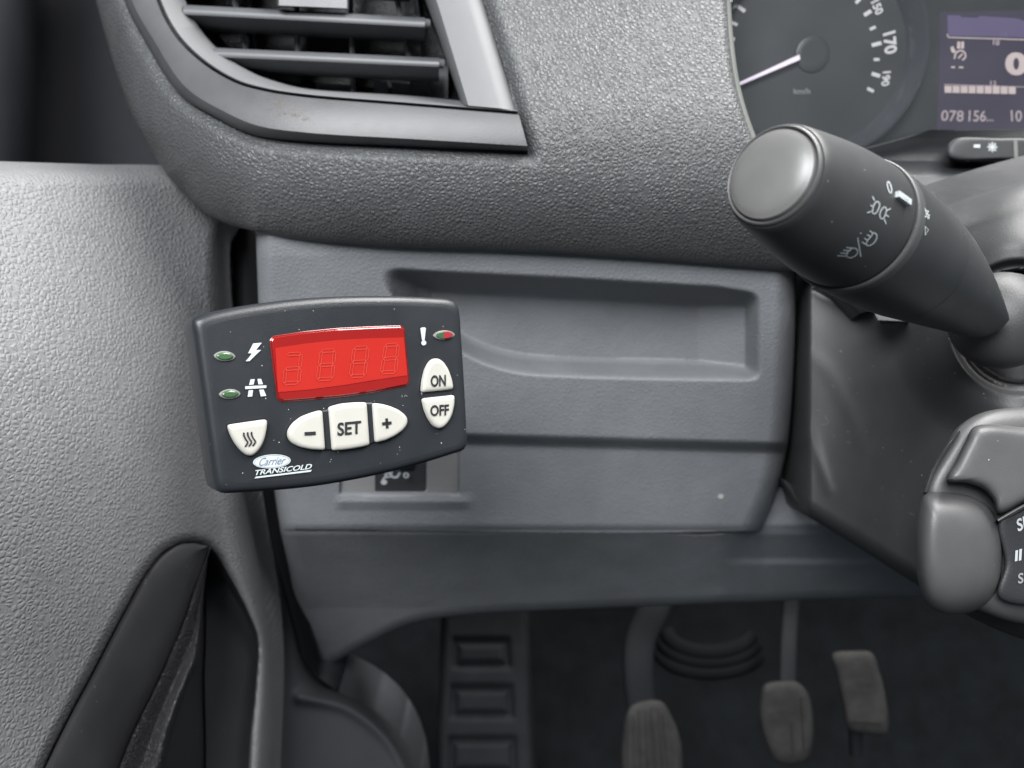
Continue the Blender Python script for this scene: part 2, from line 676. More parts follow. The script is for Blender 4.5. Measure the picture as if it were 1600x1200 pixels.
# pale cut edge of the pad where it turns in to the instruments
e0 = [(x - 1, y, float(d_pad(np.array([x]), np.array([y]))[0]) - .0005) for x, y in PADR[:-1]]
loft('pad_edge', [[(x, y, d) for x, y, d in e0], [(x + 4, y, d + .001) for x, y, d in e0], [(x + 7, y, d + .006) for x, y, d in e0], [(x + 4, y, d + .05) for x, y, d in e0]], 50, M['hedge'], dash)

# lower panel with the open storage tray
PL = [(399, 350), (401, 400), (405, 500), (416, 660), (432, 790), (438, 828)]
PR_ = [(1244, 385), (1244, 430), (1241, 560), (1232, 690), (1212, 775), (1190, 829)]
PB = [(438, 828), (700, 830), (1000, 832), (1190, 829)]
TRAY = [(606, 420), (660, 424), (900, 436), (1120, 449), (1168, 456), (1182, 470), (1183, 560), (1176, 584), (1150, 592), (1000, 590), (820, 584), (770, 575), (735, 556), (700, 530), (640, 500), (610, 450)]
SWR = [(532, 690), (716, 690), (718, 768), (532, 768)]


TB = cr([(590, 440), (640, 496), (700, 536), (750, 564), (810, 581), (900, 587), (1050, 591), (1200, 593)], 80)


def d_panel(x, y):
    Y = np.interp(y, [325, 400, 690, 830], [.436, .436, .448, .456])
    d = dY(y, Y)
    cy = 684 + (x - 700) * .028
    d = d + .010 * sstep(-10, 12, y - cy)
    dl = dist_poly(x, y, cr(PL, 40))
    t = np.clip(1 - dl / 26, 0, 1)
    d = d + .02 * (1 - np.sqrt(np.maximum(1 - t * t, 0)))
    dr = dist_poly(x, y, cr(PR_, 40))
    t = np.clip(1 - dr / 34, 0, 1)
    d = d + .03 * (1 - np.sqrt(np.maximum(1 - t * t, 0)))
    db = np.clip(1 - (829 - y) / 12, 0, 1)
    d = d + .003 * db * db
    # tray
    T = np.asarray(TRAY, float)
    top = np.interp(x, [600, 660, 900, 1120, 1190], [418, 424, 436, 449, 460])
    bot = np.interp(x, TB[:, 0], TB[:, 1])
    a = (y - top) / 32
    b = (bot - y) / 30
    c = np.interp(1186 - x, [-60, 0, 22, 96, 400], [-1.6, 0, .58, 1, 2.7])
    e = (x - 604) / 70
    pw = 4.5
    sm = 1 - sum(np.clip(1 - q_, 0, 3) ** pw for q_ in (a, b, c, e)) ** (1 / pw)
    q = np.clip(sm, -.4, 1.2)
    ramp = np.where(q <= -.15, 0, np.where(q < .15, (q + .15) ** 2 / .6, q))
    hi = .72
    ramp = np.where(ramp > hi, hi + (1 - hi) * np.tanh((ramp - hi) / (1 - hi) * .6), ramp)
    d = d + .036 * ramp
    # switch recess with a sloped lower lip
    sx = np.minimum((x - 530) / 4, (719 - x) / 4)
    sy = np.minimum((y - 690) / 4, (774 - y) / 8)
    d = d + .006 * np.clip(np.minimum(sx, sy), 0, 1)
    lip = np.clip(1 - np.abs(y - 784) / 14, 0, 1) * np.clip(np.minimum((x - 520) / 14, (745 - x) / 22), 0, 1)
    d = d - .0022 * lip
    return d


lp = patch('lower_panel', (PL, PB, PR_, [(399, 350), (800, 362), (1244, 385)]), 430, 250, d_panel, M['panel'], dash, skirt=.05)

# knee panel turning under below it
KL = [(438, 829), (452, 890), (470, 980), (490, 1056)]
KB = [(490, 1056), (560, 1014), (640, 976), (720, 962), (900, 952), (1100, 944), (1300, 936), (1500, 930)]
KT = [(438, 829), (700, 831), (1000, 833), (1140, 832), (1180, 800), (1250, 745), (1400, 760)]


def d_knee(x, y):
    Y = np.interp(y, [820, 835, 950, 1060], [.466, .470, .530, .575])
    d = dY(y, Y)
    d = d + .022 * sstep(1120, 1200, x)
    lx = sstep(1120, 1175, x)
    d = d + lx * (.004 * sstep(884, 870, y))
    dl = dist_poly(x, y, cr(KL, 40))
    t = np.clip(1 - dl / 26, 0, 1)
    d = d + .02 * (1 - np.sqrt(np.maximum(1 - t * t, 0)))
    db = dist_poly(x, y, cr(KB, 60))
    t = np.clip(1 - db / 16, 0, 1)
    return d + .014 * (1 - np.sqrt(np.maximum(1 - t * t, 0)))


patch('knee_panel', (KL, KB, [(1400, 760), (1450, 850), (1500, 930)], KT), 300, 90, d_knee, M['panel'], dash, skirt=.06)

# switch plate and headlamp-level thumbwheel under the controller
ps = on_mesh(lp)
p0, n0 = ps(690, 745)
swf = Frame(p0 + n0 * .0003, RT, np.cross(n0, RT), n0)
M['plate'] = mat('blanking_plate', (.17, .168, .168), .5, .4, fine=(900, .0001))
for (xa, xb) in ((533, 587), (668, 716)):
    pl = uvs(swf, [(xa, 690), (xb, 690), (xb, 767), (xa, 767)])
    extrude('blanking_plate', swf, round_poly(pl, .0008), [(0, -.002), (0, .0012), (.0004, .0016)], M['plate'], dash)
sw = extrude('level_switch', swf, round_poly(uvs(swf, [(588, 690), (666, 690), (664, 769), (588, 769)]), .0006), [(0, -.002), (0, .0008), (.0004, .001)], M['black'], dash)
# wheel: a ribbed drum segment
wc = uvs(swf, [(634, 700)])[0]
n_a = 40
V = []
hw = .0042
for i in range(n_a):
    a = -1.2 + 2.4 * i / (n_a - 1)
    r = .016 + (.0004 if i % 2 else 0)
    for sx in (-1, 1):
        V.append(swf.w(np.array([wc[0] + sx * hw, wc[1] - .006 + r * math.sin(a)]), -.0115 + r * math.cos(a)))
obj('thumbwheel', V, grid_faces(n_a, 2).tolist(), M['rubber'], sw)
sws = on_mesh(sw)
print_mesh('headlamp_symbol', [stroke([(601, 741), (614, 738)], 2.4), stroke([(600, 746), (612, 744)], 2.2), stroke(cr([(608, 737), (614, 745), (620, 745), (625, 738)], 14), 3.2), polyitem(ell(600, 753, 5, 4)), stroke([(598, 750), (604, 742)], 3)], sws, M['greyprint'], sw, lift=.0003)
swn = Frame(p0 + n0 * .006, RT, np.cross(n0, RT), n0)
print_mesh('numeral', [textitem('0', [(630, 738), (639, 738), (639, 747), (630, 747)], .02)], swn, M['greyprint'], sw)

print_mesh('paint_fleck', [polyitem(ell(1126, 775, 4.5, 4, n=12))], ps, M['ivory'], dash, lift=.0004)

# ================================================================== DOOR
door = thing('van_door', tuple(PA(100, 1150, .32)), 'light grey grained van door panel with black grab handle recess', 'door')
DR = [(420, 300), (366, 360), (363, 500), (372, 650), (388, 790), (405, 890), (420, 980), (426, 1080), (418, 1300)]
DT = [(-170, 258), (-60, 260), (100, 264), (240, 267), (420, 300)]
PKT = [(30, 1300), (67, 1200), (108, 1117), (142, 1054), (192, 958), (233, 887), (258, 860), (292, 846), (329, 855), (358, 900), (392, 962), (405, 1000), (402, 1075), (394, 1160), (388, 1300)]
PKTS = np.vstack([cr(PKT, 90)])


def d_doorbase(x, y):
    # upright plane running from (-.229, .36) to (-.173, .50) in view (right, depth)
    k = (x - 800) / F
    m_ = (.173 - .229) / (.50 - .36) * -1
    d = (-.229 - m_ * .36) / (k - m_)
    d = d + .028 * np.clip(1 - (y - 255) / 470, 0, 1) ** 2
    # gentle swell towards the cabin
    d = d * (1 - .035 * np.sin(np.clip((y - 260) / 900, 0, 1) * math.pi) ** 2)
    return d


def d_door(x, y):
    d = d_doorbase(x, y)
    st = np.clip(1 - (y - np.interp(x, [-170, 240, 420], [258, 267, 300])) / 26, 0, 1)
    d = d + .014 * (1 - np.sqrt(np.maximum(1 - st * st, 0)))
    s = dist_poly(x, y, cr(DR, 60))
    t = np.clip(1 - s / 40, 0, 1)
    t = t * sstep(300, 380, y)
    d = d + .04 * (1 - np.sqrt(np.maximum(1 - t * t, 0)))
    # soft hollow leading into the grab recess
    hx = np.exp(-(((x - 345) / 62) ** 2)) * sstep(400, 700, y)
    d = d + .018 * hx
    sp = sdf(x, y, PKTS)
    d = d + .006 * np.clip(1 + sp / 16, 0, 1) ** 2 * (sp < 0) + np.where(sp >= 0, .006, 0)
    d = d + .07 * sstep(0, 10, sp)
    return d


patch('door_panel', ([(-170, 258), (-170, 700), (-170, 1300)], [(-170, 1300), (100, 1300), (418, 1300)], DR, DT), 260, 420, d_door, M['door'], door, skirt=.03)


def db(x, y, off):
    return (x, y, float(d_doorbase(np.array([float(x)]), np.array([float(y)]))[0]) + off)


HO = [(20, 1300), (67, 1200), (108, 1117), (142, 1054), (192, 958), (233, 887), (258, 862), (292, 848), (322, 853)]
HI = [(150, 1300), (184, 1200), (206, 1146), (233, 1092), (262, 1030), (288, 967), (305, 915), (318, 880), (325, 856)]
M['handle'] = mat('handle_plastic', (.034, .034, .036), .5, .45, fine=(1200, .00008), dust=.08, var=.15)
loft('grab_handle', [[db(x, y, .030) for x, y in HO], [db(x + 2, y, .004) for x, y in HO], [db(x + 5, y, .002) for x, y in HO],
                     [db(.5 * a[0] + .5 * b[0], .5 * a[1] + .5 * b[1], .000) for a, b in zip(HO, HI)],
                     [db(x - 4, y, .004) for x, y in HI], [db(x, y, .008) for x, y in HI], [db(x + 3, y + 2, .04) for x, y in HI]], 80, M['handle'], door, sub=30)
GI = [(215, 1300), (254, 1200), (266, 1150), (283, 1096), (297, 1060), (308, 1033), (312, 992), (316, 940), (325, 860)]
M['grip'] = mat('grained_grip', (.028, .028, .030), .45, .5, grain=(520, .0006), dust=.03)
loft('handle_grip', [[db(x - 3, y, .030) for x, y in HI], [db(x, y, .009) for x, y in HI], [db(x + 4, y, .006) for x, y in HI],
                     [db(.5 * a[0] + .5 * b[0], .5 * a[1] + .5 * b[1], .009) for a, b in zip(HI, GI)], [db(x, y, .013) for x, y in GI], [db(x + 2, y, .06) for x, y in GI]], 80, M['grip'], door, sub=24)
PI_ = [(322, 860), (352, 910), (384, 965), (397, 1005), (394, 1080), (384, 1300)]
PJ = [(318, 870), (322, 930), (322, 1000), (320, 1060), (322, 1150), (322, 1300)]
PK = [(312, 880), (302, 960), (298, 1030), (275, 1100), (255, 1180), (230, 1300)]
loft('pocket_liner', [[db(x + 10, y, .020) for x, y in PI_], [db(x, y, .035) for x, y in PI_], [db(x, y, .052) for x, y in PJ], [db(x - 3, y, .056) for x, y in PJ], [db(x, y, .05) for x, y in PK]], 60, M['black'], door)
# window surround above the door panel
loft('window_surround', [[(-190, 290, .40), (-190, -180, .40)], [(20, 290, .47), (10, -180, .47)], [(48, 290, .50), (38, -180, .50)], [(70, 290, .545), (62, -180, .545)], [(250, 290, .60), (230, -180, .60)], [(470, 290, .64), (470, -180, .64)]], 20, M['pillar'], door, sub=40)
# rubber seal standing in the gap between the door and the dashboard
loft('door_seal', [[(330, 300, .60), (332, 600, .60), (420, 1000, .66)], [(352, 300, .56), (356, 600, .56), (420, 830, .60), (462, 1010, .64)], [(382, 300, .545), (388, 600, .545), (432, 830, .60), (476, 1030, .64)], [(430, 300, .57), (440, 600, .57), (460, 830, .62), (500, 1060, .66)]], 50, M['rubber'], door, sub=16)

# kick panel and wheel-arch hump at the lower left of the footwell
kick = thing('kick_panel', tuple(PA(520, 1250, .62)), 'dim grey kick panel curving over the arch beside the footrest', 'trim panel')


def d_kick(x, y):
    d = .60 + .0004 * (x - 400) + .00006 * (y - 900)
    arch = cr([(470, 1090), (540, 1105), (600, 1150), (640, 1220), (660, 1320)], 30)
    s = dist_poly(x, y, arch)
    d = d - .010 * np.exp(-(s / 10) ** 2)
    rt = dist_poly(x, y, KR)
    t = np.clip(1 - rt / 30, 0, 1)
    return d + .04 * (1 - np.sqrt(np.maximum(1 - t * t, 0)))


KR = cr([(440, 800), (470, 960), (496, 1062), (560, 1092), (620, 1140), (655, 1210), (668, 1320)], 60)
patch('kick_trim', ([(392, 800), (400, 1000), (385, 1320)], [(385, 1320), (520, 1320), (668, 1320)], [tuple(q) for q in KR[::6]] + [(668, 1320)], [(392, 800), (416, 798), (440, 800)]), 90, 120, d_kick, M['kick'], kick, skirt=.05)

# ================================================================== AIR VENT
vent = thing('air_vent', tuple(PA(520, 240, .41)), 'dark grey side air vent with horizontal slats in the upper dashboard', 'air vent')


def vd(x, y, off):
    """depth of the vent's front, following the dashboard"""
    Y = np.interp(y, PADP[:, 0], PADP[:, 1]) + .05 * max(0, (640 - x) / 640) ** 2
    return (x, y, float(dY(y, Y)) + off)


O1 = [(178, -90), (194, 0), (228, 68), (280, 146), (343, 187), (396, 211), (474, 221), (640, 229), (825, 237)]
O2 = [(186, -90), (206, 0), (240, 62), (290, 136), (350, 174), (402, 196), (478, 207), (642, 217), (824, 228)]
I1 = [(224, -90), (244, 0), (273, 57), (315, 99), (367, 130), (412, 143), (470, 152), (640, 166), (811, 180)]
I2 = [(230, -90), (250, 0), (278, 54), (319, 95), (370, 126), (414, 139), (472, 148), (640, 162), (808, 175)]
I3 = [(268, -90), (289, 0), (310, 42), (341, 79), (394, 114), (430, 128), (474, 139), (640, 151), (803, 168)]
bez = loft('bezel', [[vd(x, y, .05) for x, y in O1], [vd(x, y, .004) for x, y in O1], [vd(.6 * a[0] + .4 * b[0], .6 * a[1] + .4 * b[1], -.001) for a, b in zip(O1, O2)], [vd(x, y, -.004) for x, y in O2],
               [vd(.5 * a[0] + .5 * b[0], .5 * a[1] + .5 * b[1], -.0045) for a, b in zip(O2, I1)],
               [vd(x, y, -.003) for x, y in I1], [vd(.7 * a[0] + .3 * b[0], .7 * a[1] + .3 * b[1], .0) for a, b in zip(I1, I2)], [vd(x, y, .012) for x, y in I1]], 110, M['bezel'], vent, angle=28)
loft('inner_frame', [[vd(x - 1, y + 1, .010) for x, y in I2], [vd(x, y, -.001) for x, y in I2], [vd(x + 1.5, y - 1.5, -.002) for x, y in I2],
                     [vd(x, y, .022) for x, y in I3], [vd(x + 4, y - 2, .07) for x, y in I3]], 110, M['satin'], vent, angle=28)
# brown rub mark on the bezel
bzf = on_mesh(bez)
rnd = random.Random(3)
M['scuff'] = mat('brown_scuff', (.14, .115, .09), .6, .3, var=.3)
items = []
for i in range(34):
    t = rnd.random()
    x, y = 424 + 62 * t + rnd.gauss(0, 7), 158 + 26 * t + rnd.gauss(0, 5)
    l, a_ = rnd.uniform(2, 9), rnd.gauss(.5, .3)
    items.append(stroke([(x, y), (x + l * .5 * math.cos(a_), y + l * .5 * math.sin(a_)), (x + l * math.cos(a_), y + l * math.sin(a_) + .6)], rnd.uniform(.4, 1.0)))
sf = print_mesh('scuff_mark', items, bzf, M['scuff'], bez, lift=.0002)
sf['kind'] = 'stuff'
# flat upright bar on the right side of the opening
loft('side_bar', [[vd(632, -90, .06), vd(664, 0, .06), vd(720, 160, .06)], [vd(634, -90, .016), vd(666, 0, .016), vd(721, 161, .016)], [vd(646, -90, .001), vd(677, 0, .001), vd(727, 164, .001)],
                  [vd(652, -90, -.0015), vd(682, 0, -.0015), vd(732, 165, -.0015)], [vd(698, -90, -.0025), vd(728, 0, -.0025), vd(779, 169, -.0025)],
                  [vd(716, -90, .001), vd(746, 0, .001), vd(799, 172, .001)], [vd(724, -90, .006), vd(754, 0, .006), vd(808, 176, .006)], [vd(726, -90, .03), vd(756, 0, .03), vd(812, 180, .03)]], 30, M['satin'], vent, angle=35)
# duct: stepped dark box behind
loft('duct', [[(258, -90, .445), (285, 0, .445), (308, 44, .445), (340, 82, .445), (394, 118, .445), (474, 143, .445), (640, 156, .445), (722, 163, .445), (670, 0, .445), (640, -90, .445)],
              [(300, -90, .53), (320, 0, .53), (338, 36, .53), (362, 66, .53), (410, 96, .53), (478, 116, .53), (630, 128, .53), (690, 132, .53), (655, 0, .53), (630, -90, .53)]], 100, M['duct'], vent, closed=True, cap=False)
bk = [(270, -140, .528), (720, -140, .528), (730, 170, .528), (270, 170, .528)]
V = [PA(*q) for q in bk] + [PA(q[0], q[1], .54) for q in bk]
obj('duct_wall', V, [[0, 1, 2, 3], [7, 6, 5, 4], [0, 4, 5, 1], [1, 5, 6, 2], [2, 6, 7, 3], [3, 7, 4, 0]], M['duct'], vent, smooth=False)


def slat(xl, yl, xr, yr, th, dl, dr):
    """a blade with a rounded nose; th = nose height in px"""
    n = 26
    rows = []
    # (dy px, depth offset)
    prof = [(.05, .030), (-.05, .012), (0.0, .004), (.15, .0008), (.5, 0), (.85, .0008), (1.0, .003), (1.7, .010), (2.3, .030)]
    Vv = []
    for dy, do in prof:
        row = []
        for i in range(n):
            t = i / (n - 1)
            row.append(PA(xl + (xr - xl) * t, yl + (yr - yl) * t + 3.0 * math.sin(t * math.pi) * 0 + dy * th, dl + (dr - dl) * t + do))
        Vv.append(row)
    Vv = np.array(Vv)
    nr = len(prof)
    Fl = grid_faces(nr, n, wrap_v=True).tolist()
    Fl.append([r * n for r in range(nr)])
    Fl.append([r * n + n - 1 for r in range(nr)][::-1])
    o = obj('slat', Vv.reshape(-1, 3), Fl, M['slat'], vent, angle=50)
    # pivot stub
    tube('pivot', [PA(xr - 1, yr + th * .5, dr + .003), PA(xr + 7, yr + th * .5 + 1, dr + .004)], [.0022, .0022], M['duct2'], o, m=4, n=12)
    return o


slat(286, 8, 664, 28, 17, .436, .428)
slat(330, 75, 686, 91, 16, .430, .422)
slat(262, -58, 640, -36, 17, .440, .434)
# adjuster tab on the upper blades
tb = [(433, -40), (545, -38), (545, 15), (433, 10)]
V = [PA(x, y, .456) for x, y in tb] + [PA(x, y, .429) for x, y in tb] + [PA(489 + (x - 489) * .95, -14 + (y + 14) * .93, .427) for x, y in tb]
obj('adjuster_tab', V, [[3, 2, 1, 0], [0, 1, 5, 4], [1, 2, 6, 5], [2, 3, 7, 6], [3, 0, 4, 7], [4, 5, 9, 8], [5, 6, 10, 9], [6, 7, 11, 10], [7, 4, 8, 11], [8, 9, 10, 11]], M['bezel'], vent, smooth=False)
# upright vanes behind the slats
for (xt, yt, xb, yb, w, dd) in ((352, -60, 384, 78, 9, .462), (384, -60, 398, 80, 7, .470), (462, -60, 466, 118, 9, .458), (546, -60, 552, 150, 8, .456), (608, -60, 640, 92, 9, .456), (640, -60, 672, 152, 7, .462)):
    V = []
    for x, y in ((xt, yt), (xb, yb)):
        for dx, do in ((-w / 2, .0015), (0, 0), (w / 2, .0015), (w / 2, .03), (-w / 2, .03)):
            V.append(PA(x + dx, y, dd + do))
    Fl = [[i, (i + 1) % 5, 5 + (i + 1) % 5, 5 + i] for i in range(5)] + [[4, 3, 2, 1, 0], [5, 6, 7, 8, 9]]
    obj('vane', V, Fl, M['duct2'], vent, smooth=False)
# link bar and small clips low in the opening
for (xa, ya, xb, yb, dd) in ((420, 110, 470, 142, .475), (494, 130, 552, 150, .47), (584, 126, 606, 152, .465), (612, 128, 640, 154, .468), (640, 100, 700, 158, .47)):
    V = [PA(x, y, d) for d in (dd, dd + .02) for x, y in ((xa, ya), (xb, ya + 3), (xb, yb), (xa, yb))]
    obj('link_clip', V, [[0, 1, 2, 3], [7, 6, 5, 4], [0, 4, 5, 1], [1, 5, 6, 2], [2, 6, 7, 3], [3, 7, 4, 0]], M['duct2'], vent, smooth=False)

# ================================================================== INSTRUMENT CLUSTER
clus = thing('instrument_cluster', tuple(PA(1400, 260, .49)), 'dark instrument cluster with speedometer dial and small purple trip screen', 'instrument cluster')
CF_d = dY(100, .535)
en = np.array([0, -math.cos(R(8)), math.sin(R(8))])
clf = Frame(PA(1400, 100, float(CF_d)), RT, np.cross(en, RT) * -1 if np.cross(en, RT)[2] < 0 else np.cross(en, RT), en)


def slab(name, fr, pts, h0, h1, mt, parent, r=.0, bev=.0005, label=None):
    pl = uvs(fr, pts)
    if r:
        pl = round_poly(pl, r)
    return extrude(name, fr, pl, [(0, h0), (0, h1 - bev), (bev, h1)], mt, parent, label=label)


slab('backing', clf, [(1080, -170), (1760, -170), (1760, 330), (1080, 330)], -.02, 0, M['cluster'], clus)
# round dial face, its wall and rim
dc = clf.uv(1272, 84)
er = clf.uv(1432, 84)[0] - dc[0]
a = np.linspace(0, 2 * math.pi, 96, endpoint=False)
ring = lambda r: np.stack([dc[0] + r * np.cos(a), dc[1] + r * np.sin(a)], 1)
extrude('dial_face', clf, ring(er * .9), [(0, .0002), (0, .0008), (.0003, .001)], M['dial'], clus)
V = np.vstack([clf.w(ring(er * k), h) for k, h in ((.885, .001), (.90, .004), (.955, .012), (.985, .0145), (1.01, .014), (1.04, .010), (1.07, 0))])
obj('dial_rim', V, grid_faces(7, 96, wrap_u=True).tolist(), M['rim'], clus)
dsurf = Frame(clf.O + clf.en * .0012, clf.eu, clf.ev, clf.en)
for pts, w in ([[(1362, 71), (1377, 67)], 6], [[(1350, 24), (1361, 17)], 6], [[(1359, 46), (1368, 42)], 4.5], [[(1365, 93), (1374, 93)], 4.5], [[(1362, 115), (1375, 119)], 6], [[(1355, 138), (1365, 143)], 5], [[(1337, 5), (1344, -2)], 5],
               [[(1153, 10), (1164, 18)], 6], [[(1143, 35), (1152, 39)], 5], [[(1139, 59), (1148, 62)], 6], [[(1136, 85), (1143, 87)], 5], [[(1138, 108), (1147, 109)], 6], [[(1180, -12), (1172, -20)], 5]):
    e = (np.array(pts[1]) - pts[0])
    k = [np.array(pts[0]) + e * t for t in np.linspace(0, 1, 3)]
    print_mesh('tick', [stroke(k, w)], dsurf, M['tick'], clus)
print_mesh('numeral', [textitem('150', [(1371, -2), (1379, 15), (1371, 24), (1360, 5)][0:0] or [(1362, 2), (1371, -2), (1381, 20), (1371, 25)][0:0] or [(1373, -2), (1381, 18), (1369, 25), (1360, 4)], .03)], dsurf, M['tick'], clus)
print_mesh('numeral', [textitem('170', [(1399, 47), (1402, 82), (1382, 86), (1379, 53)], .035)], dsurf, M['tick'], clus)
print_mesh('numeral', [textitem('190', [(1392, 111), (1389, 134), (1376, 135), (1379, 112)], .035)], dsurf, M['tick'], clus)
print_mesh('numeral', [textitem('30', [(1130, -6), (1152, -8), (1150, 14), (1128, 16)], .03)], dsurf, M['tick'], clus)
print_mesh('unit_text', [textitem('km/h', [(1240, 138), (1266, 138), (1266, 147), (1240, 147)], .02)], dsurf, M['dimprint'], clus)
# unseen hood above the view, added to keep windscreen light off the instruments
hd = [(1090, -200), (1140, -150), (1300, -132), (1500, -135), (1760, -150)]
loft('cluster_hood', [[(x, y - 60, .50) for x, y in hd], [(x, y - 62, .445) for x, y in hd], [(x, y - 50, .437) for x, y in hd], [(x, y - 36, .445) for x, y in hd], [(x, y, .50) for x, y in hd]], 40, M['pad'], clus)
# needle and hub
hubc = clf.uv(1268, 85)
hr = clf.uv(1296, 85)[0] - hubc[0]
hub = np.stack([hubc[0] + hr * np.cos(a), hubc[1] + hr * np.sin(a)], 1)
extrude('needle_hub', clf, hub, [(0, .001), (.0006, .0025), (.0020, .0030), (.004, .0032), (.0045, .0032)], M['dial'], clus)
ndl = uvs(Frame(clf.O + clf.en * .005, clf.eu, clf.ev, clf.en), [(1249, 85), (1250, 93), (1148, 137), (1147, 133)])
extrude('needle', clf, ndl, [(0, .004), (0, .0055), (.0005, .0062)], M['needle'], clus)
# trip screen
scr = slab('trip_screen', clf, [(1468, 20), (1760, 14), (1760, 206), (1462, 206)], 0, .002, M['lcd'], clus, r=.002)
ss = Frame(clf.O + clf.en * .0022, clf.eu, clf.ev, clf.en)
print_mesh('title_band', [polyitem([(1480, 24), (1500, 24), (1502, 27), (1528, 28), (1530, 25), (1590, 29), (1600, 33), (1755, 36), (1755, 62), (1481, 56)])], ss, M['lcdtop'], scr)
print_mesh('rule', [stroke([(1480, 53), (1481, 58), (1482, 58.5), (1600, 62), (1755, 66)], 1.6)], ss, M['lcdtxt'], scr)
print_mesh('scale_mark', [textitem('10', [(1552, 62), (1562, 63), (1561, 71), (1551, 70)], .03)], ss, M['lcddim'], scr)
print_mesh('limiter_symbol', [polyitem([(1496, 65), (1500, 65), (1500, 76), (1495, 76)]), polyitem([(1502, 65), (1506, 65), (1506, 76), (1501, 76)]),
                              stroke(cr([(1491, 92), (1493, 84), (1500, 79), (1507, 82), (1508, 90), (1503, 94)], 20), 2.4), stroke(cr([(1497, 91), (1501, 87), (1504, 84)], 8), 2.4),
                              polyitem([(1485, 74), (1489, 72), (1491, 77), (1494, 81), (1489, 83), (1486, 80)]), stroke([(1486, 105), (1492, 105)], 2.5), stroke([(1498, 105), (1505, 105.5)], 2.5)], ss, M['lcdtxt'], scr)
print_mesh('large_digit', [textitem('0.0', [(1571, 81), (1650, 84), (1650, 121), (1570, 117)], .05)], ss, M['lcdtxt'], scr)
for i in range(9):
    x0 = 1475 + i * 12.5
    print_mesh('bar_segment', [polyitem([(x0 + .8, 134 + i * .15), (x0 + 11.7, 134.2 + i * .15), (x0 + 11.7, 145 + i * .25), (x0 + .8, 144.8 + i * .25)])], ss, M['lcdtxt'], scr)
print_mesh('bar_rule', [stroke([(1475, 132), (1600, 136), (1755, 140)], 1.2)], ss, M['lcddim'], scr)
print_mesh('scale_mark', [textitem('12', [(1547, 126), (1557, 127), (1557, 134), (1547, 133)], .02)], ss, M['lcddim'], scr)
print_mesh('odometer_text', [textitem('078', [(1471, 172), (1506, 173), (1505, 190), (1470, 189)], .01), textitem('156', [(1514, 172), (1541, 173), (1540, 190), (1513, 190)], .01), textitem('km', [(1542, 185), (1552, 185), (1552, 190), (1542, 190)], 0), textitem('10', [(1579, 172), (1597, 173), (1596, 190), (1580, 190)], .01)], ss, M['lcddim'], scr)
# clear cover over the instruments; its pale dust film paints in the reflected veil
lm = bpy.data.materials.new('dusty_veil_cover')
lm.use_nodes = True
nt = lm.node_tree
nt.nodes.clear()
no = nt.nodes.new('ShaderNodeOutputMaterial')
tr, df, gl = nt.nodes.new('ShaderNodeBsdfTransparent'), nt.nodes.new('ShaderNodeBsdfDiffuse'), nt.nodes.new('ShaderNodeBsdfGlossy')
df.inputs['Color'].default_value = (.50, .53, .55, 1)
gl.inputs['Roughness'].default_value = .06
fr_ = nt.nodes.new('ShaderNodeFresnel')
fr_.inputs['IOR'].default_value = 1.45
m1, m2 = nt.nodes.new('ShaderNodeMixShader'), nt.nodes.new('ShaderNodeMixShader')
nzl = nt.nodes.new('ShaderNodeTexNoise')
nzl.inputs['Scale'].default_value = 22
tcl = nt.nodes.new('ShaderNodeTexCoord')
mrl = nt.nodes.new('ShaderNodeMapRange')
mrl.inputs['To Min'].default_value = .008
mrl.inputs['To Max'].default_value = .032
nt.links.new(tcl.outputs['Object'], nzl.inputs['Vector'])
nt.links.new(nzl.outputs['Fac'], mrl.inputs['Value'])
nt.links.new(mrl.outputs['Result'], m1.inputs['Fac'])
nt.links.new(tr.outputs[0], m1.inputs[1])
nt.links.new(df.outputs[0], m1.inputs[2])
nt.links.new(fr_.outputs[0], m2.inputs['Fac'])
nt.links.new(m1.outputs[0], m2.inputs[1])
nt.links.new(gl.outputs[0], m2.inputs[2])
nt.links.new(m2.outputs[0], no.inputs['Surface'])
lens_f = Frame(clf.O + clf.en * .021, clf.eu, clf.ev, clf.en)
slab('clear_cover', lens_f, [(1096, -165), (1760, -165), (1760, 201), (1450, 205), (1400, 220), (1330, 238), (1096, 238)], 0, .002, lm, clus)
# surround below the screen with the dimmer key


def d_sur(x, y):
    Y = np.interp(y, [196, 208, 215, 252, 262, 275, 300, 318, 345], [.532, .524, .520, .512, .500, .486, .476, .482, .52])
    return dY(y, Y)


patch('lower_surround', ([(1180, 236), (1180, 300), (1190, 350)], [(1190, 350), (1500, 352), (1760, 352)], [(1760, 200), (1760, 280), (1760, 352)], [(1180, 236), (1330, 236), (1400, 218), (1440, 206), (1600, 202), (1760, 200)]), 150, 60, d_sur, M['cluster'], clus, skirt=.04)
bkey = puffy('dimmer_key', [(1480, 243), (1482, 226), (1492, 217), (1560, 216), (1640, 216), (1720, 217), (1722, 246), (1640, 249), (1560, 249), (1490, 249)], .474, .003, M['black'], clus, p=14, q=.5)
kfn = on_mesh(bkey)
sun = [stroke([(1550 + 4.5 * math.cos(t), 230 + 4.5 * math.sin(t)), (1550 + 8 * math.cos(t), 230 + 8 * math.sin(t))], 1.8) for t in np.linspace(0, 2 * math.pi, 8, endpoint=False)]
print_mesh('dimmer_symbol', [polyitem([(1521, 226), (1531, 226), (1531, 231), (1521, 231)]), polyitem(ell(1550, 230, 3.2, 3.2, n=14)), stroke(ell(1550, 230, 4.6, 4.6, n=20), 1.2, True)] + sun, kfn, M['greyprint'], bkey, lift=.0003)
print_mesh('key_divider', [polyitem([(1583, 219), (1589, 219), (1590, 246), (1584, 246)])], kfn, M['hedge'], bkey, lift=.0004)

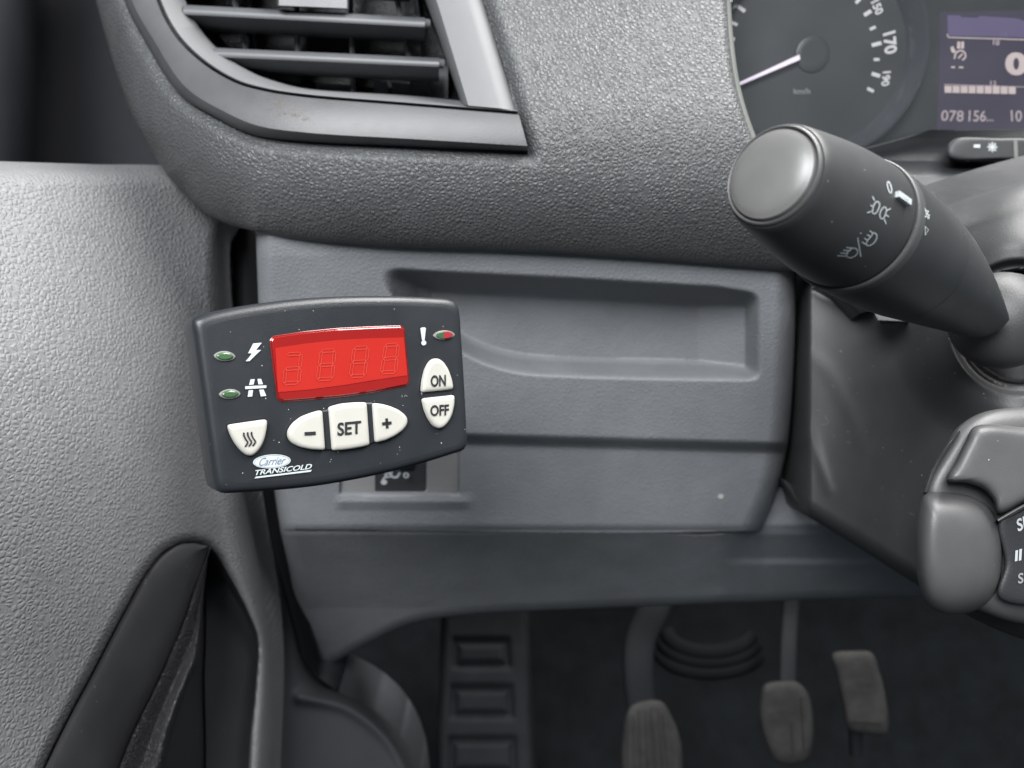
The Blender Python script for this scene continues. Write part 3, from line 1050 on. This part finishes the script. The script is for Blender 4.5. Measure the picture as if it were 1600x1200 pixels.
# ================================================================== STEERING COLUMN
colm = thing('steering_column', tuple(PA(1500, 900, .42)), 'black steering column shroud around the stalk socket, dusty on top', 'steering column')
SL = [(1200, 435), (1200, 600), (1196, 768)]
SB = [(1196, 768), (1250, 800), (1320, 842), (1440, 918), (1560, 985), (1760, 1040)]
ST = [(1200, 435), (1330, 388), (1450, 332), (1520, 306), (1600, 281), (1760, 236)]
SCX, SCY = 1594, 512


def d_shroud(x, y):
    d = .455 + .10 * sstep(1268, 1215, x) - .085 * sstep(1235, 1620, x) - .02 * sstep(600, 900, y) * sstep(1240, 1400, x)
    r = np.hypot(x - SCX, (y - SCY) * 1.02)
    d = d - .010 * sstep(205, 125, r)
    d = d + .006 * sstep(112, 98, r) + .03 * sstep(94, 88, r)
    d = d - .0004 * np.exp(-(dist_poly(x, y, cr([(1262, 552), (1292, 578), (1322, 632), (1350, 700)], 20)) / 14) ** 2)
    d = d - .0008 * np.exp(-(dist_poly(x, y, cr([(1240, 610), (1262, 668), (1296, 765)], 20)) / 9) ** 2)
    tb = dist_poly(x, y, cr(ST, 60))
    t = np.clip(1 - tb / 45, 0, 1)
    d = d + .03 * (1 - np.sqrt(np.maximum(1 - t * t, 0)))
    bb = dist_poly(x, y, cr(SB, 60))
    t = np.clip(1 - bb / 26, 0, 1)
    return d + .02 * (1 - np.sqrt(np.maximum(1 - t * t, 0)))


shr = patch('column_shroud', (SL, SB, [(1760, 236), (1760, 600), (1760, 1040)], ST), 260, 280, d_shroud, M['shroud'], colm, skirt=.05)
# pale scratches on the shroud
M['scratch'] = mat('pale_scratch', (.10, .10, .10), .6, .3, var=.3)
shf = on_mesh(shr)
items = []
for (x, y, l, a_) in ((1283, 664, 14, -.3), (1290, 650, 9, 1.2), (1322, 690, 8, .2), (1300, 600, 7, .9), (1276, 640, 5, .2), (1420, 800, 10, .5), (1380, 760, 7, 2.0)):
    items.append(stroke([(x, y), (x + l * .5 * math.cos(a_), y + l * .5 * math.sin(a_) + 1), (x + l * math.cos(a_), y + l * math.sin(a_))], 1.1))
sf = print_mesh('scratch_mark', items, shf, M['scratch'], shr, lift=.0002)
sf['kind'] = 'stuff'
# glossy boot ring of the stalk socket
bd = float(d_shroud(np.array([SCX - 100.]), np.array([SCY + 0.]))[0])
an = np.linspace(0, 2 * math.pi, 72, endpoint=False)
V = np.vstack([PA(SCX + r * np.cos(an), SCY + r * np.sin(an), np.full(72, bd + h)) for r, h in ((97, .010), (95, .002), (91, -.0005), (86, .0), (82, .003), (79, .012), (76, .03))])
obj('socket_ring', V, grid_faces(7, 72, wrap_u=True).tolist(), M['gloss'], colm)
# small bright clip and seam pieces between the shroud and the lower panel
loft('trim_clip', [[(1268, 452, .45), (1300, 470, .445), (1330, 500, .44)], [(1276, 446, .435), (1308, 462, .430), (1344, 490, .425)], [(1296, 440, .432), (1330, 456, .427), (1368, 484, .42)], [(1306, 436, .45), (1346, 450, .45), (1390, 480, .45)]], 24, M['gloss'], colm, sub=14)
loft('shroud_tab', [[(1362, 486, .425), (1410, 494, .415)], [(1364, 484, .405), (1412, 490, .398)], [(1372, 500, .403), (1418, 502, .396)], [(1376, 506, .425), (1420, 506, .415)]], 10, M['shroud'], colm)

# ================================================================== INDICATOR STALK
stk = thing('indicator_stalk', tuple(PA(1575, 505, .35)), 'black headlamp stalk with rounded knob and white lamp symbols', 'control stalk')
A3, B3 = PA(1207, 274, .225), PA(1325, 349, .255)
ax = B3 - A3
AXL = np.linalg.norm(ax)
ax /= AXL
upr = PA(1325 + 54, 349 - 84, .255) - B3
e1 = upr - ax * (upr @ ax)
e1 /= np.linalg.norm(e1)
e2 = np.cross(ax, e1)


def lathe(name, prof, mt, parent, n=96, clip=None, label=None, angle=40, cap0=True, cap1=True):
    """prof: (position along the stalk in knob lengths, radius in mm)"""
    V = []
    aa = np.linspace(0, 2 * math.pi, n, endpoint=False)
    for k, r in prof:
        r = r * .001
        c, s = r * np.cos(aa), r * np.sin(aa)
        if clip:
            lim = clip(k)
            if lim is not None:
                # flat facet facing up and towards the viewer
                dx, dy = math.cos(lim[1]), math.sin(lim[1])
                pr = c * dx + s * dy
                ex = np.maximum(pr - lim[0] * .001, 0)
                c, s = c - ex * dx, s - ex * dy
        V.append(A3 + ax * k * AXL + c[:, None] * e1 + s[:, None] * e2)
    V = np.vstack(V)
    m = len(prof)
    Fl = grid_faces(m, n, wrap_u=True).tolist()
    if cap0:
        Fl.append(list(range(n))[::-1])
    if cap1:
        Fl.append([(m - 1) * n + i for i in range(n)])
    return obj(name, V, Fl, mt, parent, label=label, angle=angle)


capr = [(-.085 + .07 * (1 - math.cos(t)), 12.6 * math.sin(t)) for t in np.linspace(.03, 1.25, 14)] + [(-.026, 12.75), (-.01, 12.95), (.015, 13.1), (.06, 13.1)]
lathe('end_cap', capr, M['stalkcap'], stk)
lathe('cap_ring', [(.05, 13.0), (.0, 13.35), (-.012, 13.6), (-.016, 13.95), (-.008, 14.35), (.01, 14.5), (.05, 14.5)], M['remote'], stk, cap0=False, cap1=False)
kp = [(.045, 13.4), (.02, 14.55), (.015, 14.9), (.03, 15.25), (.07, 15.7)] + [(.07 + .9 * t, 15.7 + 5.2 * math.sin(t * 1.45) / math.sin(1.45)) for t in np.linspace(.06, 1, 18)] + [(.985, 20.8), (.992, 20.3)]
knob = lathe('rotary_knob', kp, M['stalk'], stk, cap0=False)
lathe('collar_gap', [(.98, 19.6), (1.03, 19.6)], M['rubber'], stk)
lathe('collar_ring', [(1.06, 19.8), (1.012, 20.3), (1.004, 20.9), (1.002, 21.4), (1.012, 21.75), (1.04, 21.85), (1.10, 21.8)], M['remote'], stk, cap0=False, cap1=False)
vs_ = 1 if e2 @ (CAM - B3) > 0 else -1
facet = lambda k: None if k < 2.2 else (19.8 - (k - 2.2) * 11.5, vs_ * .42)
sl_prof = [(1.07, 21.6), (1.1, 21.75), (1.4, 21.9), (1.7, 21.6), (1.9, 21.1), (1.955, 20.95)]
sl_prof2 = [(1.955, 20.5), (1.962, 20.75), (1.985, 20.8), (2.15, 20.0)] + [(k, 20.0 - (k - 2.15) * 4.9) for k in np.linspace(2.2, 3.5, 24)] + [(3.56, 12.9), (3.6, 12.0), (3.62, 10.5)]
slv = lathe('sleeve', sl_prof, M['stalk'], stk, cap0=False)
lathe('arm', sl_prof2, M['stalk'], stk, clip=facet, cap0=False)
# selector pip in the knob's slot
kf = on_mesh(knob, slv)
pp, pn = on_mesh(slv)(1446, 330)
q0, qn = kf(1405, 312)
pip0, pip1 = kf(1399, 304)[0], kf(1416, 318)[0]
if pip0 is not None and pip1 is not None:
    dr_ = (pip1 - pip0) / np.linalg.norm(pip1 - pip0)
    sdv = np.cross(qn, dr_)
    V = []
    for t, wdt, hh in ((0, .0009, .0012), (1, .0009, .0016)):
        base = pip0 + (pip1 - pip0) * t
        for sx, hz in ((-1, -.002), (1, -.002), (1, hh), (-1, hh)):
            V.append(base + sdv * wdt * sx + qn * hz)
    obj('selector_pip', V, [[0, 1, 2, 3], [7, 6, 5, 4], [0, 4, 5, 1], [1, 5, 6, 2], [2, 6, 7, 3], [3, 7, 4, 0]], M['greyprint'], stk, smooth=False)
    print_mesh('pip_mark', [polyitem([(1402, 302), (1405, 301), (1419, 314), (1417, 318)])], on_mesh(bpy.data.objects['selector_pip']), M['white'], stk, lift=.0002)


def zk(x, y):   # positions read off a 1600-wide enlargement of the knob
    return (1220 + x * .175, 250 + y * .175)


def zs(pts, w, closed=False):
    return stroke([zk(*p) for p in pts], w, closed)


W1 = 1.75
kfn = on_mesh(knob)
print_mesh('off_symbol', [zs(ell(966, 245, 15, 52, -.25), W1, True)], kfn, M['greyprint'], knob)
side = [zs(cr([(815, 470), (835, 480), (862, 450), (878, 400), (868, 375), (850, 372), (828, 400), (818, 440)], 28, True), W1, True),
        zs(cr([(880, 495), (895, 525), (912, 520), (932, 480), (940, 440), (925, 420), (905, 430), (885, 465)], 28, True), W1, True),
        zs([(815, 325), (832, 362)], W1), zs([(795, 402), (818, 415)], W1), zs([(768, 470), (806, 458)], W1),
        zs([(945, 450), (978, 432)], W1), zs([(935, 490), (960, 506)], W1), zs([(920, 525), (935, 570)], W1)]
print_mesh('side_lamp_symbol', side, kfn, M['greyprint'], knob)
head = [zs(cr([(760, 752), (765, 728), (795, 690), (830, 648), (852, 668), (852, 700), (830, 735), (800, 758), (772, 762)], 34, True), W1, True)]
head += [zs([(x0, y0), (x1, y1)], W1) for x0, y0, x1, y1 in ((720, 728), (0, 0)) if 0] if False else []
for i in range(4):
    t = i / 3
    head.append(zs([(720 + 70 * t, 728 - 98 * t), (752 + 72 * t, 750 - 96 * t)], W1))
head.append(zs([(684, 690), (713, 860)], W1))
head.append(zs(cr([(585, 850), (600, 815), (640, 785), (672, 790), (684, 815), (668, 848), (625, 868), (598, 866)], 34, True), W1, True))
for i in range(4):
    t = i / 3
    head.append(zs([(502 + 80 * t, 850 - 72 * t), (580 + 60 * t, 856 - 72 * t)], W1))
print_mesh('headlamp_symbol', head, kfn, M['greyprint'], knob)
sfn = on_mesh(slv)
print_mesh('arrow_mark', [polyitem([zk(1243, 320), zk(1288, 375), zk(1280, 388)])], sfn, M['greyprint'], slv)
fog = [zs(cr([(1268, 430), (1265, 465), (1278, 500), (1292, 510), (1296, 480), (1285, 440), (1276, 426)], 24, True), 1.5, True), zs([(1290, 448), (1312, 462)], 1.3), zs([(1296, 478), (1328, 496)], 1.3), zs([(1298, 505), (1324, 522)], 1.3), zs(cr([(1318, 455), (1304, 480), (1318, 505), (1308, 530)], 12), 1.3)]
print_mesh('fog_lamp_symbol', fog, sfn, M['greyprint'], slv)
print_mesh('arrow_mark', [zs([(1286, 590), (1313, 622), (1287, 672)], 1.5, True)], sfn, M['greyprint'], slv)
# ball joint in the socket
bc = A3 + ax * AXL * 4.15
th = np.linspace(0.05, math.pi - .05, 28)
V = np.array([[bc + .021 * (math.cos(t) * -ax + math.sin(t) * (math.cos(p) * e1 + math.sin(p) * e2)) for p in an[::2]] for t in th])
obj('ball_joint', V.reshape(-1, 3), grid_faces(28, 36, wrap_u=True).tolist(), M['shroud'], stk)

# ================================================================== CRUISE CONTROL REMOTE
crs = thing('cruise_remote', tuple(PA(1540, 970, .33)), 'grey cruise control remote with rocker keys below the stalk', 'control remote')
DC = .285
puffy('housing', [(1446, 800), (1442, 768), (1452, 738), (1476, 698), (1496, 668), (1528, 647), (1560, 639), (1605, 636), (1760, 640), (1770, 800), (1760, 960), (1600, 975), (1520, 950), (1450, 920)], DC + .026, .010, M['remote'], crs, p=12, back=.04, n=110, slope=(.00004, 0))
puffy('slot_strip', [(1499, 676), (1512, 679), (1500, 724), (1487, 769), (1451, 768), (1468, 728)], DC + .018, .003, M['dustslot'], crs, p=8, n=60, back=.01, slope=(.00003, 0))
loft('slot_wall', [[(1440, 772, DC + .03), (1452, 738, DC + .028), (1476, 698, DC + .026), (1496, 671, DC + .025)], [(1442, 770, DC + .014), (1453, 738, DC + .012), (1477, 698, DC + .011), (1497, 671, DC + .011)], [(1449, 769, DC + .012), (1462, 732, DC + .010), (1484, 697, DC + .009), (1500, 674, DC + .010)], [(1452, 769, DC + .03), (1465, 732, DC + .028), (1487, 697, DC + .026), (1502, 676, DC + .025)]], 40, M['remote'], crs, sub=14)
puffy('upper_rocker', [(1478, 750), (1492, 722), (1508, 690), (1520, 668), (1540, 663), (1600, 668), (1680, 676), (1720, 700), (1730, 740), (1700, 775), (1640, 770), (1600, 786), (1560, 803), (1552, 782), (1536, 764), (1508, 754)], DC + .012, .009, M['remote'], crs, p=13, n=110, back=.025, slope=(.00004, -.00002))
puffy('lower_rocker', [(1436, 790), (1446, 770), (1480, 767), (1524, 776), (1552, 797), (1566, 836), (1568, 880), (1562, 915), (1548, 938), (1518, 956), (1480, 960), (1450, 946), (1435, 910), (1430, 850)], DC + .017, .019, M['remote'], crs, p=4.4, n=110, back=.03, slope=(.00003, 0))
fp = puffy('key_face', [(1560, 812), (1585, 800), (1640, 776), (1720, 770), (1760, 780), (1760, 940), (1640, 948), (1560, 932), (1570, 880)], DC + .010, .002, M['black'], crs, p=16, n=100, back=.02)
loft('face_edge', [[(1556, 816, DC + .012), (1600, 792, DC + .010), (1650, 770, DC + .009)], [(1557, 811, DC + .004), (1600, 787, DC + .003), (1650, 765, DC + .002)], [(1561, 816, DC + .004), (1600, 794, DC + .003), (1650, 772, DC + .002)], [(1561, 818, DC + .012), (1600, 796, DC + .010), (1650, 774, DC + .009)]], 20, M['remote'], crs, sub=10)
ff = on_mesh(fp)
print_mesh('set_text', [textitem('SET+', [(1587, 812), (1628, 792), (1630, 812), (1590, 831)], .02)], ff, M['greyprint'], fp, lift=.0003)
print_mesh('pause_symbol', [polyitem([(1586, 860), (1590, 859), (1589, 876), (1585, 877)]), polyitem([(1592, 858), (1596, 857), (1595, 875), (1591, 876)])], ff, M['greyprint'], fp, lift=.0003)
print_mesh('set_text', [textitem('SET-', [(1590, 896), (1626, 888), (1626, 906), (1590, 912)], .02)], ff, M['dimprint'], fp, lift=.0003)

# ================================================================== REFRIGERATION CONTROLLER
def vc(q):
    return q[0] * RT + q[1] * UP + q[2] * FW


cO = CAM + vc((-0.06234381, -0.00168493, 0.30304373))
cf = Frame(cO, vc((.82480522, .11527498, .55354136)), vc((-.08395002, .99311292, -.08172589)), -vc((-.55915002, .02093813, .82880205)))
ctl = thing('temperature_controller', tuple(cO - UP * .03), 'black refrigeration controller with red digital display and white buttons', 'controller')


def z1(x, y):  # positions read off a 3.333x enlargement of the controller
    return (280 + x * .3, 440 + y * .3)


def zl(pts):
    return [z1(*p) for p in pts]


outl = zl([(78, 196), (130, 168), (260, 138), (420, 112), (600, 90), (800, 76), (1000, 72), (1180, 74), (1340, 82), (1420, 90), (1462, 112), (1474, 150), (1484, 280), (1496, 460), (1506, 640), (1513, 800), (1514, 850), (1500, 880), (1440, 902), (1300, 946), (1100, 1000), (900, 1042), (700, 1074), (500, 1094), (320, 1106), (240, 1108), (206, 1094), (194, 1060), (170, 900), (140, 680), (110, 460), (86, 290), (76, 230)])
cp = uvs(cf, cr(outl, 160, True))
HB = .0
body = extrude('housing', cf, cp, [(.004, -.019), (.0015, -.0185), (.0002, -.016), (0, -.010), (0, -.0035), (.0003, -.0022), (.0009, -.0011), (.0017, -.0004), (.0027, -.0001), (.004, 0)], M['ctrl'], ctl, angle=50)
# bracket reaching back to the dashboard
tube('mounting_bracket', [cO - cf.en * .017 - cf.ev * .004, cO - cf.en * .045 - cf.ev * .004 + RT * .01, PA(560, 600, .40), PA(575, 600, .462)], [.012, .009, .009, .012], M['black'], ctl, flat=.5, n=16)

f1 = Frame(cf.O + cf.en * .0003, cf.eu, cf.ev, cf.en)


def inset_px(pts, r=.0008):
    return round_poly(uvs(cf, zl(pts)), r)


# display window
dwp = [(477, 305), (490, 290), (640, 268), (820, 250), (1000, 241), (1150, 236), (1166, 246), (1178, 380), (1191, 515), (1184, 535), (1020, 568), (850, 592), (680, 608), (535, 619), (518, 608), (497, 460)]
rimp = [(470, 303), (488, 283), (640, 260), (820, 242), (1000, 233), (1154, 228), (1173, 243), (1186, 380), (1199, 518), (1188, 543), (1020, 577), (850, 601), (680, 617), (530, 628), (510, 612), (489, 460)]
extrude('display_rim', cf, inset_px(rimp), [(0, -.001), (0, .00015), (.0002, .0003)], M['redrim'], ctl)
disp = extrude('display_window', cf, inset_px(dwp), [(0, -.001), (0, .0006), (.0003, .0009)], M['red'], ctl)
f2 = Frame(cf.O + cf.en * .00095, cf.eu, cf.ev, cf.en)
print_mesh('led_module', [polyitem(zl([(500, 346), (660, 322), (830, 304), (1000, 295), (1170, 291), (1188, 488), (1020, 512), (850, 540), (680, 562), (514, 576)]))], f2, M['redin'], disp, lift=.0001)
DIG = [((553, 372), (642, 367), (628, 534), (536, 540)), ((733, 354), (816, 350), (802, 513), (711, 518)), ((903, 340), (990, 334), (970, 497), (883, 502)), ((1068, 325), (1146, 319), (1132, 478), (1043, 482))]
for gi, q in enumerate(DIG):
    q = np.array(q, float)

    def bl(u, v):
        return z1(*((1 - v) * ((1 - u) * q[0] + u * q[1]) + v * ((1 - u) * q[3] + u * q[2])))
    seg = []
    wv, wu = .10, .17
    hz = lambda v0: [(.10, v0 + wv / 2), (.2, v0), (.8, v0), (.9, v0 + wv / 2), (.8, v0 + wv), (.2, v0 + wv)]
    vt = lambda u0, va, vb: [(u0 + wu / 2, va), (u0 + wu, va + .06), (u0 + wu, vb - .06), (u0 + wu / 2, vb), (u0, vb - .06), (u0, va + .06)]
    segs = [hz(0), hz(.45), hz(.9), vt(0, .06, .49), vt(.83, .06, .49), vt(0, .51, .94), vt(.83, .51, .94)]
    if gi == 0:
        segs.pop(3)
    for s_ in segs:
        seg.append(stroke([bl(*p) for p in s_], 1.05, True))
    print_mesh('digit', seg, f2, M['redseg'], disp, lift=.0003)


def button(pts, sym, r=.0012, h=.0023):
    poly = inset_px(pts, r)
    well = inset(poly, -.0005)
    extrude('button_well', cf, well, [(0, -.001), (0, .0001)], M['rubber'], ctl, cap_back=False)
    b_ = extrude('button', cf, poly, [(0, -.001), (0, h - .0009), (.00025, h - .0005), (.0007, h - .0002), (.0013, h - .00005), (.0019, h)], M['ivory'], ctl, angle=50)
    fb = Frame(cf.O + cf.en * (h + .0001), cf.eu, cf.ev, cf.en)
    if sym:
        print_mesh('symbol', sym, fb, M['ink'], b_)
    return b_


def sym_text(s, x0, y0, x1, y1, rise, bold=.03):
    return [textitem(s, zl([(x0, y0), (x1, y0 - rise), (x1, y1 - rise), (x0, y1)]), bold)]


# dark bridge bars between the split keys
slab('key_bridge', cf, zl([(742, 672), (966, 630), (1004, 630), (1018, 838), (984, 852), (790, 880), (760, 878)]), -.001, .0007, M['ctrl'], ctl)
slab('key_bridge', cf, zl([(1256, 572), (1420, 556), (1424, 596), (1258, 612)]), -.001, .0007, M['ctrl'], ctl)
button([(738, 668), (690, 680), (630, 703), (585, 738), (560, 778), (562, 812), (580, 838), (620, 860), (680, 873), (753, 877)], [stroke(zl([(652, 792), (680, 791), (710, 789)]), 5.4)])
button([(772, 655), (800, 645), (840, 635), (900, 629), (968, 628), (976, 740), (984, 850), (940, 861), (880, 871), (840, 876), (790, 878), (781, 760)], sym_text('SET', 823, 735, 947, 804, 12, .025), r=.0010)
button([(1000, 632), (1040, 635), (1085, 646), (1130, 664), (1165, 690), (1182, 714), (1178, 744), (1155, 775), (1115, 803), (1066, 826), (1014, 838), (1007, 740)], [stroke(zl([(1056, 741), (1081, 738), (1105, 735)]), 4.8), stroke(zl([(1079, 712), (1081, 738), (1083, 764)]), 4.2)])
button([(1255, 577), (1259, 520), (1272, 462), (1292, 422), (1315, 402), (1340, 400), (1368, 418), (1395, 460), (1413, 515), (1420, 560), (1340, 569)], sym_text('ON', 1309, 488, 1388, 549, 4, .03))
button([(1258, 608), (1340, 599), (1425, 590), (1424, 640), (1411, 695), (1392, 732), (1368, 757), (1344, 766), (1318, 752), (1292, 715), (1272, 668)], sym_text('OFF', 1307, 644, 1404, 702, 6, .03))
wav = [stroke(cr(zl([(336 + dx, 786 - dx * .1), (330 + dx + 6, 800 - dx * .1), (346 + dx, 822 - dx * .1), (356 + dx, 838 - dx * .1), (342 + dx, 860 - dx * .1)]), 14), 2.6) for dx in (0, 20, 40)]
button([(246, 746), (340, 732), (452, 716), (450, 760), (440, 810), (424, 852), (400, 886), (374, 906), (348, 904), (318, 882), (286, 842), (262, 796)], wav)
# printed symbols
print_mesh('power_symbol', [polyitem(zl([(385, 322), (430, 318), (400, 356), (426, 356), (392, 388), (366, 414), (345, 415), (362, 396), (378, 374), (358, 373)]))], f1, M['white'], ctl)
print_mesh('road_symbol', [polyitem(zl([(371, 509), (393, 508), (387, 536), (363, 538)])), polyitem(zl([(407, 507), (426, 506), (436, 534), (412, 536)])), polyitem(zl([(343, 545), (398, 542), (454, 540), (453, 554), (398, 557), (343, 560)])), polyitem(zl([(361, 566), (384, 565), (380, 598), (356, 600)])), polyitem(zl([(416, 563), (439, 562), (453, 595), (424, 598)]))], f1, M['white'], ctl)
print_mesh('warning_symbol', [polyitem(zl([(1255, 244), (1262, 239), (1278, 238), (1284, 244), (1277, 305), (1264, 306)])), polyitem(zl(ell(1273, 319, 13, 13)))], f1, M['white'], ctl)


def led(cx, cy, rx, ry, rot, lens):
    t = np.linspace(0, 2 * math.pi, 40, endpoint=False)
    def ves(k):
        x = rx * k * np.cos(t)
        y = ry * k * np.sin(t) * np.abs(np.sin(t)) ** .25
        c, s = math.cos(rot), math.sin(rot)
        return [(cx + a_ * c - b_ * s, cy + a_ * s + b_ * c) for a_, b_ in zip(x, y)]
    rim = extrude('indicator_light', cf, uvs(cf, zl(ves(1.0))), [(0, -.001), (0, .0002), (.0002, .0005)], M['ledrim'], ctl)
    if lens == 'g':
        extrude('lens', cf, uvs(cf, zl(ves(.80))), [(0, 0), (0, .0006), (.0003, .0010), (.0006, .0011)], M['led'], rim)
    else:
        p = np.array(ves(.80))
        for side, mm in ((-1, M['led']), (1, M['ledred'])):
            pts = [tuple(q_) for q_ in p if (q_[0] - cx) * side > -10]
            extrude('lens', cf, uvs(cf, zl(pts)), [(0, 0), (0, .0006 + (.0002 if side > 0 else 0)), (.0003, .0010 + (.0002 if side > 0 else 0))], mm, rim)


led(236, 389, 56, 27, .04, 'g')
led(263, 586, 56, 26, -.05, 'g')
led(1378, 279, 56, 25, -.05, 'r')
badge = print_mesh('logo_badge', [polyitem(zl(ell(482, 936, 98, 36, -.06, 48)))], f1, M['white'], ctl)
print_mesh('logo_ring', [stroke(zl(ell(482, 936, 91, 31, -.06, 48)), .5, True)], f1, M['logoink'], badge, lift=.0002)
print_mesh('logo_text', [textitem('Carrier', zl([(420, 918), (556, 908), (550, 950), (414, 960)]), .0, .35)], f1, M['logoink'], badge, lift=.00025)
print_mesh('logo_text', [textitem('TRANSICOLD', zl([(396, 982), (692, 948), (690, 975), (394, 1009)]), .02, .25)], f1, M['white'], badge)
print_mesh('logo_rule', [polyitem(zl([(398, 1016), (690, 980), (684, 990), (392, 1025)]))], f1, M['white'], badge)
print_mesh('level_mark', [stroke(zl([(1160, 590), (1160, 603)]), .7), stroke(zl([(1172, 600), (1179, 590), (1187, 599)]), .7)], f1, M['dimprint'], ctl)

# ================================================================== FOOTWELL: footrest and pedals
rest = thing('footrest', tuple(PA(758, 1230, .86)), 'dim grey footrest plate with three rectangular hollows left of the pedals', 'footrest')
HOL = [[(712, 1002), (792, 1002), (794, 1040), (711, 1040)], [(709, 1075), (797, 1075), (799, 1118), (708, 1118)], [(706, 1156), (802, 1156), (804, 1206), (705, 1206)]]


def d_rest(x, y):
    d = .86 - .0001 * (y - 1000)
    for h in HOL:
        s = sdf(x, y, h)
        d = d + .006 * np.exp(-((s - 1) / 6) ** 2)
    e = np.minimum(x - np.interp(y, [930, 1300], [690, 676]), np.interp(y, [930, 1300], [824, 842]) - x)
    t = np.clip(1 - e / 14, 0, 1)
    return d + .02 * (1 - np.sqrt(np.maximum(1 - t * t, 0)))


M['rest'] = mat('footrest_plastic', (.015, .016, .018), .85, .12, fine=(600, .0003), var=.2)
patch('plate', ([(690, 930), (684, 1110), (676, 1300)], [(676, 1300), (760, 1300), (842, 1300)], [(824, 930), (832, 1110), (842, 1300)], [(690, 930), (757, 930), (824, 930)]), 90, 150, d_rest, M['rest'], rest, skirt=.08)


def pedal(name, label, pad, d0, arm, arm_r, ribs, slope=(0, .00005)):
    t = thing(name, tuple(PA(np.mean([p[0] for p in pad]), max(p[1] for p in pad), d0)), label, 'pedal')
    pd = puffy('pad', pad, d0, .010, M['pedal'], t, p=8, n=80, back=.015, slope=slope)
    if arm:
        tube('arm', [PA(*q) for q in arm], arm_r, M['pedalarm'], t, flat=.45, side=RT)
    fn = on_mesh(pd)
    for (xa, ya, xb, yb, w) in ribs:
        V = []
        n = 12
        ok = True
        for i in range(n):
            s = i / (n - 1)
            x, y = xa + (xb - xa) * s, ya + (yb - ya) * s
            for dx, hz in ((-w / 2, -.001), (-w / 2 + 1, .003), (w / 2 - 1, .003), (w / 2, -.001)):
                q_, n_ = fn(x + dx, y)
                if q_ is None:
                    ok = False
                    break
                V.append(q_ - ray(x, y) * hz)
            if not ok:
                break
        if ok:
            obj('rib', V, grid_faces(n, 4).tolist() + [[0, 1, 2, 3], [(n - 1) * 4 + k for k in (3, 2, 1, 0)]], M['pedal'], pd)
    return t


pedal('clutch_pedal', 'leftmost ribbed worn pedal hanging on a thick curved arm', [(985, 1104), (1032, 1095), (1050, 1120), (1064, 1160), (1066, 1210), (1050, 1270), (985, 1270), (972, 1210), (973, 1150)], .80,
      [(1035, 900, .86), (1022, 950, .84), (1000, 1000, .83), (997, 1050, .82), (1003, 1110, .815)], [.018, .017, .016, .015],
      [(985, 1118, 985, 1245, 11), (1003, 1110, 1008, 1250, 11), (1022, 1106, 1034, 1250, 11), (1040, 1118, 1052, 1240, 9)])
pedal('brake_pedal', 'middle pedal with rounded pad ribbed along its right side', [(1194, 1070), (1220, 1064), (1246, 1066), (1262, 1084), (1270, 1120), (1268, 1170), (1258, 1190), (1215, 1192), (1200, 1170), (1188, 1130), (1187, 1096)], .82,
      [(1238, 900, .88), (1234, 960, .87), (1231, 1020, .85), (1230, 1078, .835)], [.010, .009, .009, .009], [(1240, 1130, 1243, 1180, 7), (1255, 1088, 1260, 1170, 7)])
pedal('accelerator_pedal', 'rightmost flat accelerator pedal standing on a small pin', [(1300, 1022), (1330, 1017), (1362, 1020), (1374, 1050), (1384, 1090), (1388, 1130), (1384, 1148), (1350, 1147), (1326, 1140), (1316, 1100), (1306, 1055)], .83, None, None, [(1330, 1128, 1378, 1130, 4)])
tube('pin', [PA(1337, 1135, .845), PA(1337, 1180, .85)], [.007, .006], M['pedalarm'], bpy.data.objects['accelerator_pedal'], m=6)
M['boot'] = mat('boot_rubber', (.006, .007, .008), .85, .1)
boot = thing('steering_shaft_boot', tuple(PA(1110, 1060, .92)), 'dark ringed rubber boot on the footwell wall between clutch and brake', 'boot')
for (yy, rr, hh) in ((0, 66, 0), (14, 72, .006), (30, 78, .012)):
    pth = [PA(1108 + rr * math.cos(t), 985 + yy + 34 * math.sin(t), .93 - .02 * math.sin(t)) for t in np.linspace(.25, math.pi - .05, 14)]
    tube('boot_ring', pth, [.009] * 3, M['boot'], boot, m=50, n=12, side=FW)
